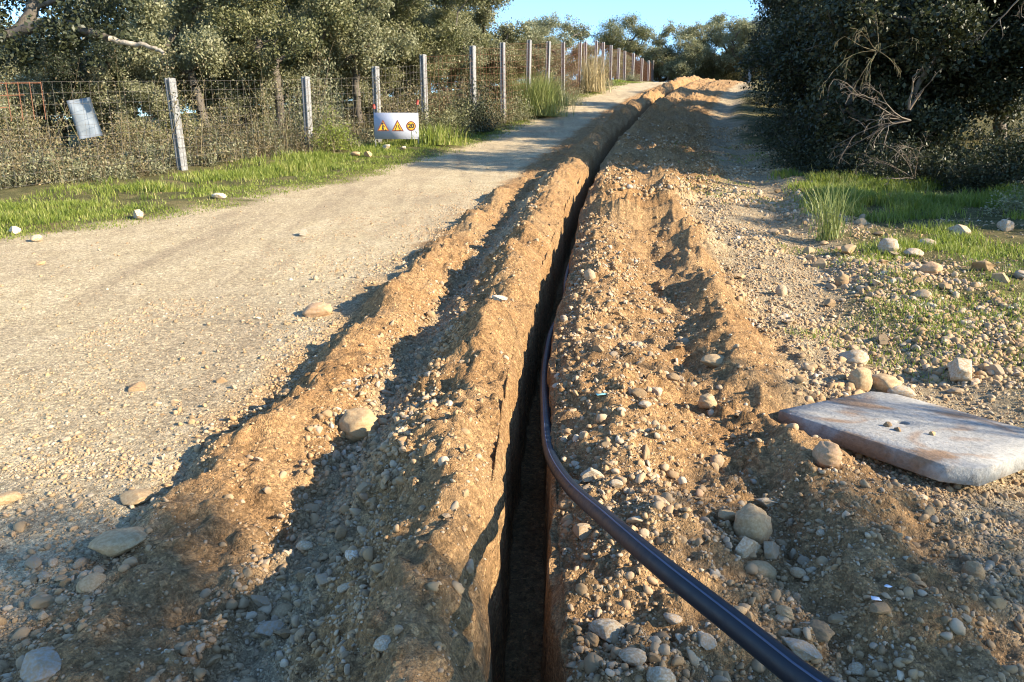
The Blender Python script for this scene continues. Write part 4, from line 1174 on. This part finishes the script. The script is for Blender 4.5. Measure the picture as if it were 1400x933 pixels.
# ------------------------------------------------------------------ warning board
def build_sign():
    d = 19.3
    c = at(542, 172.5, d)
    zb = h1(c[0], c[1])
    px = d / F
    root = thing('warning_sign', 'white board with two yellow warning triangles and a speed roundel reading 20', 'sign', (c[0], c[1], zb), math.radians(6))
    cz = c[2] - zb
    w, h = 60 * px, 34.5 * px
    mw = plain('white sign board', (.35, .37, .45), .5, 0, .06, 4)
    my = plain('yellow sign face', (.60, .32, .012), .5, 0, .05)
    mr = plain('dark red sign border', (.16, .04, .02), .5, 0, .05)
    mk = plain('black sign symbol', (.02, .02, .02), .5, 0, 0)
    mred = plain('faded red cap', (.32, .045, .03), .6, 0, .2, 20)
    ms = plain('grey steel stake', (.22, .22, .21), .5, .5, .2)
    mb = MB(); mb.box((0, 0, cz), (w, .012, h)); mb.build('board', mw, root)
    def prism(pts, y0, th, name, m, parent):
        n = len(pts); V = [(x, y0, z) for x, z in pts] + [(x, y0 - th, z) for x, z in pts]
        me = bpy.data.meshes.new(name)
        me.from_pydata(V, [], [list(range(n)), list(range(2 * n - 1, n - 1, -1))] + [[i, n + i, n + (i + 1) % n, (i + 1) % n] for i in range(n)])
        me.update(); return obj(name, me, m, parent)
    def XZ(u, v): return ((u - 542) * px, cz + (172.5 - v) * px)
    def tri(cx, top, bot, half, k):
        x, zt = XZ(cx, top); _, zb_ = XZ(cx, bot); hw = half * px
        gx, gz = x, zb_ + (zt - zb_) / 3
        return [(gx + (a - gx) * k, gz + (b - gz) * k) for a, b in ((x - hw, zb_), (x + hw, zb_), (x, zt))]
    def poly(cx, cz_, pts, y0, name, parent, sc):
        return prism([(cx + a * sc, cz_ + b * sc) for a, b in pts], y0, .003, name, mk, parent)
    for i, cx in enumerate((524, 543.6)):
        t = prism(tri(cx, 164.2, 179.4, 8.2, 1), -.006, .004, 'warning_triangle', mr, root)
        f = prism(tri(cx, 164.2, 179.4, 8.2, .72), -.010, .003, 'triangle_face', my, t)
        x, z = XZ(cx, 175)
        if i == 0:   # a digging workman and a heap
            poly(x, z, [(-.45, -.85), (-.25, -.85), (-.05, -.25), (.15, -.8), (.35, -.8), (.15, 0), (.05, .5), (.5, .1), (.6, .22), (.1, .85), (-.2, .8), (-.3, .1)], -.013, 'workman_symbol', t, .085)
            cx_, cz_ = x - .01, z + .105
            prism([(cx_ + .028 * math.cos(a), cz_ + .028 * math.sin(a)) for a in np.linspace(0, 2 * math.pi, 12, endpoint=False)], -.013, .003, 'workman_symbol', mk, t)
            poly(x, z, [(.45, -.85), (1.15, -.85), (.8, -.3)], -.013, 'workman_symbol', t, .085)
        else:        # road narrows
            for s in (-1, 1):
                pts = [(s * .62, -.85), (s * .62, -.3), (s * .22, .2), (s * .22, .85), (s * .42, .85), (s * .42, .3), (s * .85, -.2), (s * .85, -.85)]
                if s > 0: pts = pts[::-1]
                poly(x, z, pts, -.013, 'narrowing_symbol', t, .085)
    x, z = XZ(561.9, 172.4)
    circ = lambda r: [(x + r * px * math.cos(a), z + r * px * math.sin(a)) for a in np.linspace(0, 2 * math.pi, 40, endpoint=False)]
    t = prism(circ(6.6), -.006, .004, 'speed_roundel', mr, root)
    prism(circ(5.0), -.010, .003, 'roundel_face', my, t)
    cu = bpy.data.curves.new('speed_number', 'FONT'); cu.body = '20'; cu.size = .155; cu.align_x = 'CENTER'; cu.align_y = 'CENTER'; cu.extrude = .0015; cu.offset = .006
    tmp = bpy.data.objects.new('speed_number', cu); COL.objects.link(tmp)
    bpy.context.view_layer.update()
    me = bpy.data.meshes.new_from_object(tmp.evaluated_get(bpy.context.evaluated_depsgraph_get()))
    bpy.data.objects.remove(tmp)
    o = obj('speed_number', me, mk, t); me.materials.clear(); me.materials.append(mk)
    o.rotation_euler = (math.pi / 2, 0, 0); o.location = (x, -.0145, z - .004)
    for sx in (-1, 1):
        mb = MB(); top = cz + h / 2 + (.10 if sx < 0 else .22)
        xx = sx * (w / 2 - .02)
        zg = h1(c[0] + xx, c[1]) - zb
        mb.tube([(xx, .018, zg - .2), (xx, .018, top)], .011, 8); st = mb.build('stake', ms, root)
        mb = MB(); mb.tube([(xx, .018, top - .01), (xx + .01 * sx, .018, top + .05), (xx + .015 * sx, .018, top + .11)], [.028, .042, .03], 10); mb.build('red_cap', mred, st, True)
build_sign()

# ------------------------------------------------------------------ concrete slab with a lifting hole
def build_slab():
    A = np.array([1.365, 3.60]); C = np.array([1.82, 2.90])
    ex = (C - A); L = np.linalg.norm(ex); ex /= L
    ey = np.array([-ex[1], ex[0]])                                    # away from the camera
    th = .08; zc = .272
    corners = np.array([(0, 0), (L - .01, 0), (L + .10, .10), (L + .10, .80), (L, .90), (.10, .90), (0, .82)]) - np.array([L / 2, .45])
    cen = A + ex * L / 2 + ey * .45
    m, n, l, b = mat('stained concrete')
    tc = N(n, 'ShaderNodeTexCoord').outputs['Object']
    k = noise(n, l, tc, 5.5, 7, .68); k2 = noise(n, l, tc, 40, 4, .7); k3 = noise(n, l, tc, 2.1, 3, .5, 1.2)
    c = ramp(n, l, k, [(.3, (.20, .20, .195)), (.55, (.29, .28, .26)), (.75, (.37, .355, .33))])
    c = mix(n, l, ramp(n, l, k3, [(.5, (0, 0, 0)), (.6, (.85, .85, .85))]), c, (.22, .13, .07))
    k4 = noise(n, l, tc, 11, 5, .75)
    c = mix(n, l, ramp(n, l, k4, [(.56, (0, 0, 0)), (.64, (.6, .6, .6))]), c, (.20, .17, .14))
    c = mix(n, l, .8, c, ramp(n, l, k2, [(.3, (.6, .6, .6)), (.55, (1, 1, 1)), (.8, (1.1, 1.1, 1.1))]), 'MULTIPLY')
    l.new(c, b.inputs['Base Color']); b.inputs['Roughness'].default_value = .88; b.inputs['Specular IOR Level'].default_value = .25
    l.new(bump(n, l, k2, .7, .008), b.inputs['Normal'])
    K = 35; bev = .0035
    hc = np.array([.0, -.04])
    def sqring(r, z):
        out = []
        for q in range(7):
            p, e = corners[q] * (1 - r / .45), corners[(q + 1) % 7] * (1 - r / .45)
            for i in range(K // 7): out.append((*(p + (e - p) * i / (K // 7)), z))
        return out
    a0 = math.atan2(corners[0][1], corners[0][0])
    def cring(r, z):
        return [(hc[0] + r * math.cos(a0 + 2 * math.pi * i / K), hc[1] + r * math.sin(a0 + 2 * math.pi * i / K), z) for i in range(K)]
    rings = [cring(.030, 0), cring(.030, th - .004), cring(.036, th), cring(.12, th), sqring(.12, th), sqring(bev, th), sqring(0, th - bev), sqring(0, bev), sqring(bev, 0), cring(.030, 0)]
    rng = np.random.default_rng(3)
    V = np.array(sum(rings, [])); 
    V[6 * K:8 * K] += rng.normal(0, .0011, (2 * K, 3)); V[5 * K:6 * K] += rng.normal(0, .0008, (K, 3))
    Fa = []
    for r in range(len(rings) - 1):
        for i in range(K): Fa.append([r * K + i, r * K + (i + 1) % K, (r + 1) * K + (i + 1) % K, (r + 1) * K + i])
    me = mesh_from('concrete_slab', V, np.array(Fa)[:, ::-1])
    o = obj('concrete_slab', me, m, None, (cen[0], cen[1], zc))
    o.rotation_euler = (math.radians(-2.6), math.radians(0.4), math.atan2(ex[1], ex[0]))
    tag(o, 'square stained concrete cover slab with a small lifting hole lying on gravel', 'slab')
    R = Matrix.LocRotScale(o.location, o.rotation_euler, None)
    for q, (px_, py_, s, m_, lab) in enumerate([(.18, -.10, .016, M_TAN, 'small tan pebble resting on top of the concrete slab'), (-.0, -.17, .022, M_DARKCLOD, 'dark clod of dirt lying on top of the concrete slab'), (.06, -.19, .013, M_DARKCLOD, 'smaller dirt crumb beside the dark clod on the slab')]):
        p = R @ Vector((px_, py_, th + s * .4))
        st = stone(p.x, p.y, s, lab, m_, 'angular', q)
        st.location = p
build_slab()

# ------------------------------------------------------------------ black water pipe
def bez(P, n=10):
    P = np.asarray(P, float); out = []
    Q = np.vstack([2 * P[0] - P[1], P, 2 * P[-1] - P[-2]])
    for i in range(1, len(Q) - 2):
        p0, p1, p2, p3 = Q[i - 1:i + 3]
        for t in np.linspace(0, 1, n, endpoint=False):
            out.append(.5 * ((2 * p1) + (-p0 + p2) * t + (2 * p0 - 5 * p1 + 4 * p2 - p3) * t * t + (-p0 + 3 * p1 - 3 * p2 + p3) * t ** 3))
    out.append(P[-1]); return np.array(out)
def build_pipe():
    pts = [(1.35, -2.2, .05 + h1(1.35, -2.2)), (1.05, -.9, .40), (.80, .45, .74)]
    for u, v, d in [(1090, 922, 1.36), (995, 846, 1.55), (900, 771, 1.82), (830, 711, 2.22), (778, 664, 2.80), (752, 620, 3.35), (746, 570, 3.85)]:
        pts.append(tuple(at(u, v, d)))
    for y, s, dz in [(q, float(np.minimum(WR(np.array([q])), WR(np.array([q + .15])))[0]) - .032, -.10 - .02 * (q - 4.4)) for q in (4.5, 5.0, 5.5, 6.0, 6.6, 7.2, 7.8, 8.4)] + [(9.5, .03, -.38), (11, 0, -.50), (14, 0, -.53), (20, 0, -.53), (30, 0, -.53), (45, 0, -.53)]:
        pts.append((float(XT(np.array([y]))[0]) + s, y, float(BASE(np.array([y]))[0]) + dz))
    P = bez(pts, 9)
    m, n, l, b = mat('black pipe')
    tc = N(n, 'ShaderNodeTexCoord').outputs['Object']
    k = noise(n, l, tc, 30, 5, .7)
    l.new(ramp(n, l, k, [(.45, (.005, .009, .017)), (.75, (.010, .014, .022)), (.97, (.04, .04, .04))]), b.inputs['Base Color'])  # blue in the base colour stands in for reflected sky
    b.inputs['Specular IOR Level'].default_value = .3
    l.new(ramp(n, l, k, [(.4, (.46,) * 3), (.8, (.7,) * 3)]), b.inputs['Roughness'])
    root = thing('water_pipe', 'black plastic pipe curving out of the trench towards the viewer', 'pipe', tuple(P[0]))
    mb = MB(); mb.tube(P - P[0], .0275, 18); mb.build('pipe_body', m, root, True)
    mbl = plain('blue stripe', (.035, .055, .11), .55, 0, .1)
    T = np.gradient(P, axis=0); T /= np.linalg.norm(T, axis=1)[:, None]
    side = np.cross(T, [0, 0, 1.]); side /= np.linalg.norm(side, axis=1)[:, None]; upv = np.cross(side, T)
    for a in (112,):
        a = math.radians(a); off = (side * math.cos(a) + upv * math.sin(a))
        Q = P + off * .0266
        mb = MB(); mb.tube(Q - P[0], .0026, 6); st = mb.build('blue_stripe', mbl, root, True)
build_pipe()

# ------------------------------------------------------------------ litter
def scrap(u, v, w, col, lab, name='paper_scrap'):
    x, y, t = gpx(u, v); rng = np.random.default_rng(int(u))
    hw = w * t / F / 2; K = 9
    V = [(0, 0, .004)] + [(hw * (1 + .3 * rng.normal()) * math.cos(a), hw * .6 * (1 + .25 * rng.normal()) * math.sin(a), .003 + .006 * rng.uniform()) for a in np.linspace(0, 6.28, K, endpoint=False)]
    V = V + [(a, b, c + .0015) for a, b, c in V]
    Fa = [[0, 1 + (i + 1) % K, 1 + i] for i in range(K)] + [[K + 1, K + 2 + i, K + 2 + (i + 1) % K] for i in range(K)]
    for i in range(K): Fa += [[1 + i, 1 + (i + 1) % K, K + 2 + i], [1 + (i + 1) % K, K + 2 + (i + 1) % K, K + 2 + i]]
    o = obj(name, mesh_from(name, V, Fa), plain(name, col, .5, 0, .1), None, (x, y, h1(x, y) + .006)); tag(o, lab, 'scrap')
scrap(1196, 828, 18, (.68, .72, .80), 'bluish white paper scrap on the dark earth below the slab')
scrap(1214, 808, 10, (.66, .70, .78), 'smaller white scrap just uphill of the bluish one')
scrap(822, 543, 14, (.25, .55, .52), 'turquoise plastic scrap at the top of the right bank', 'plastic_scrap')
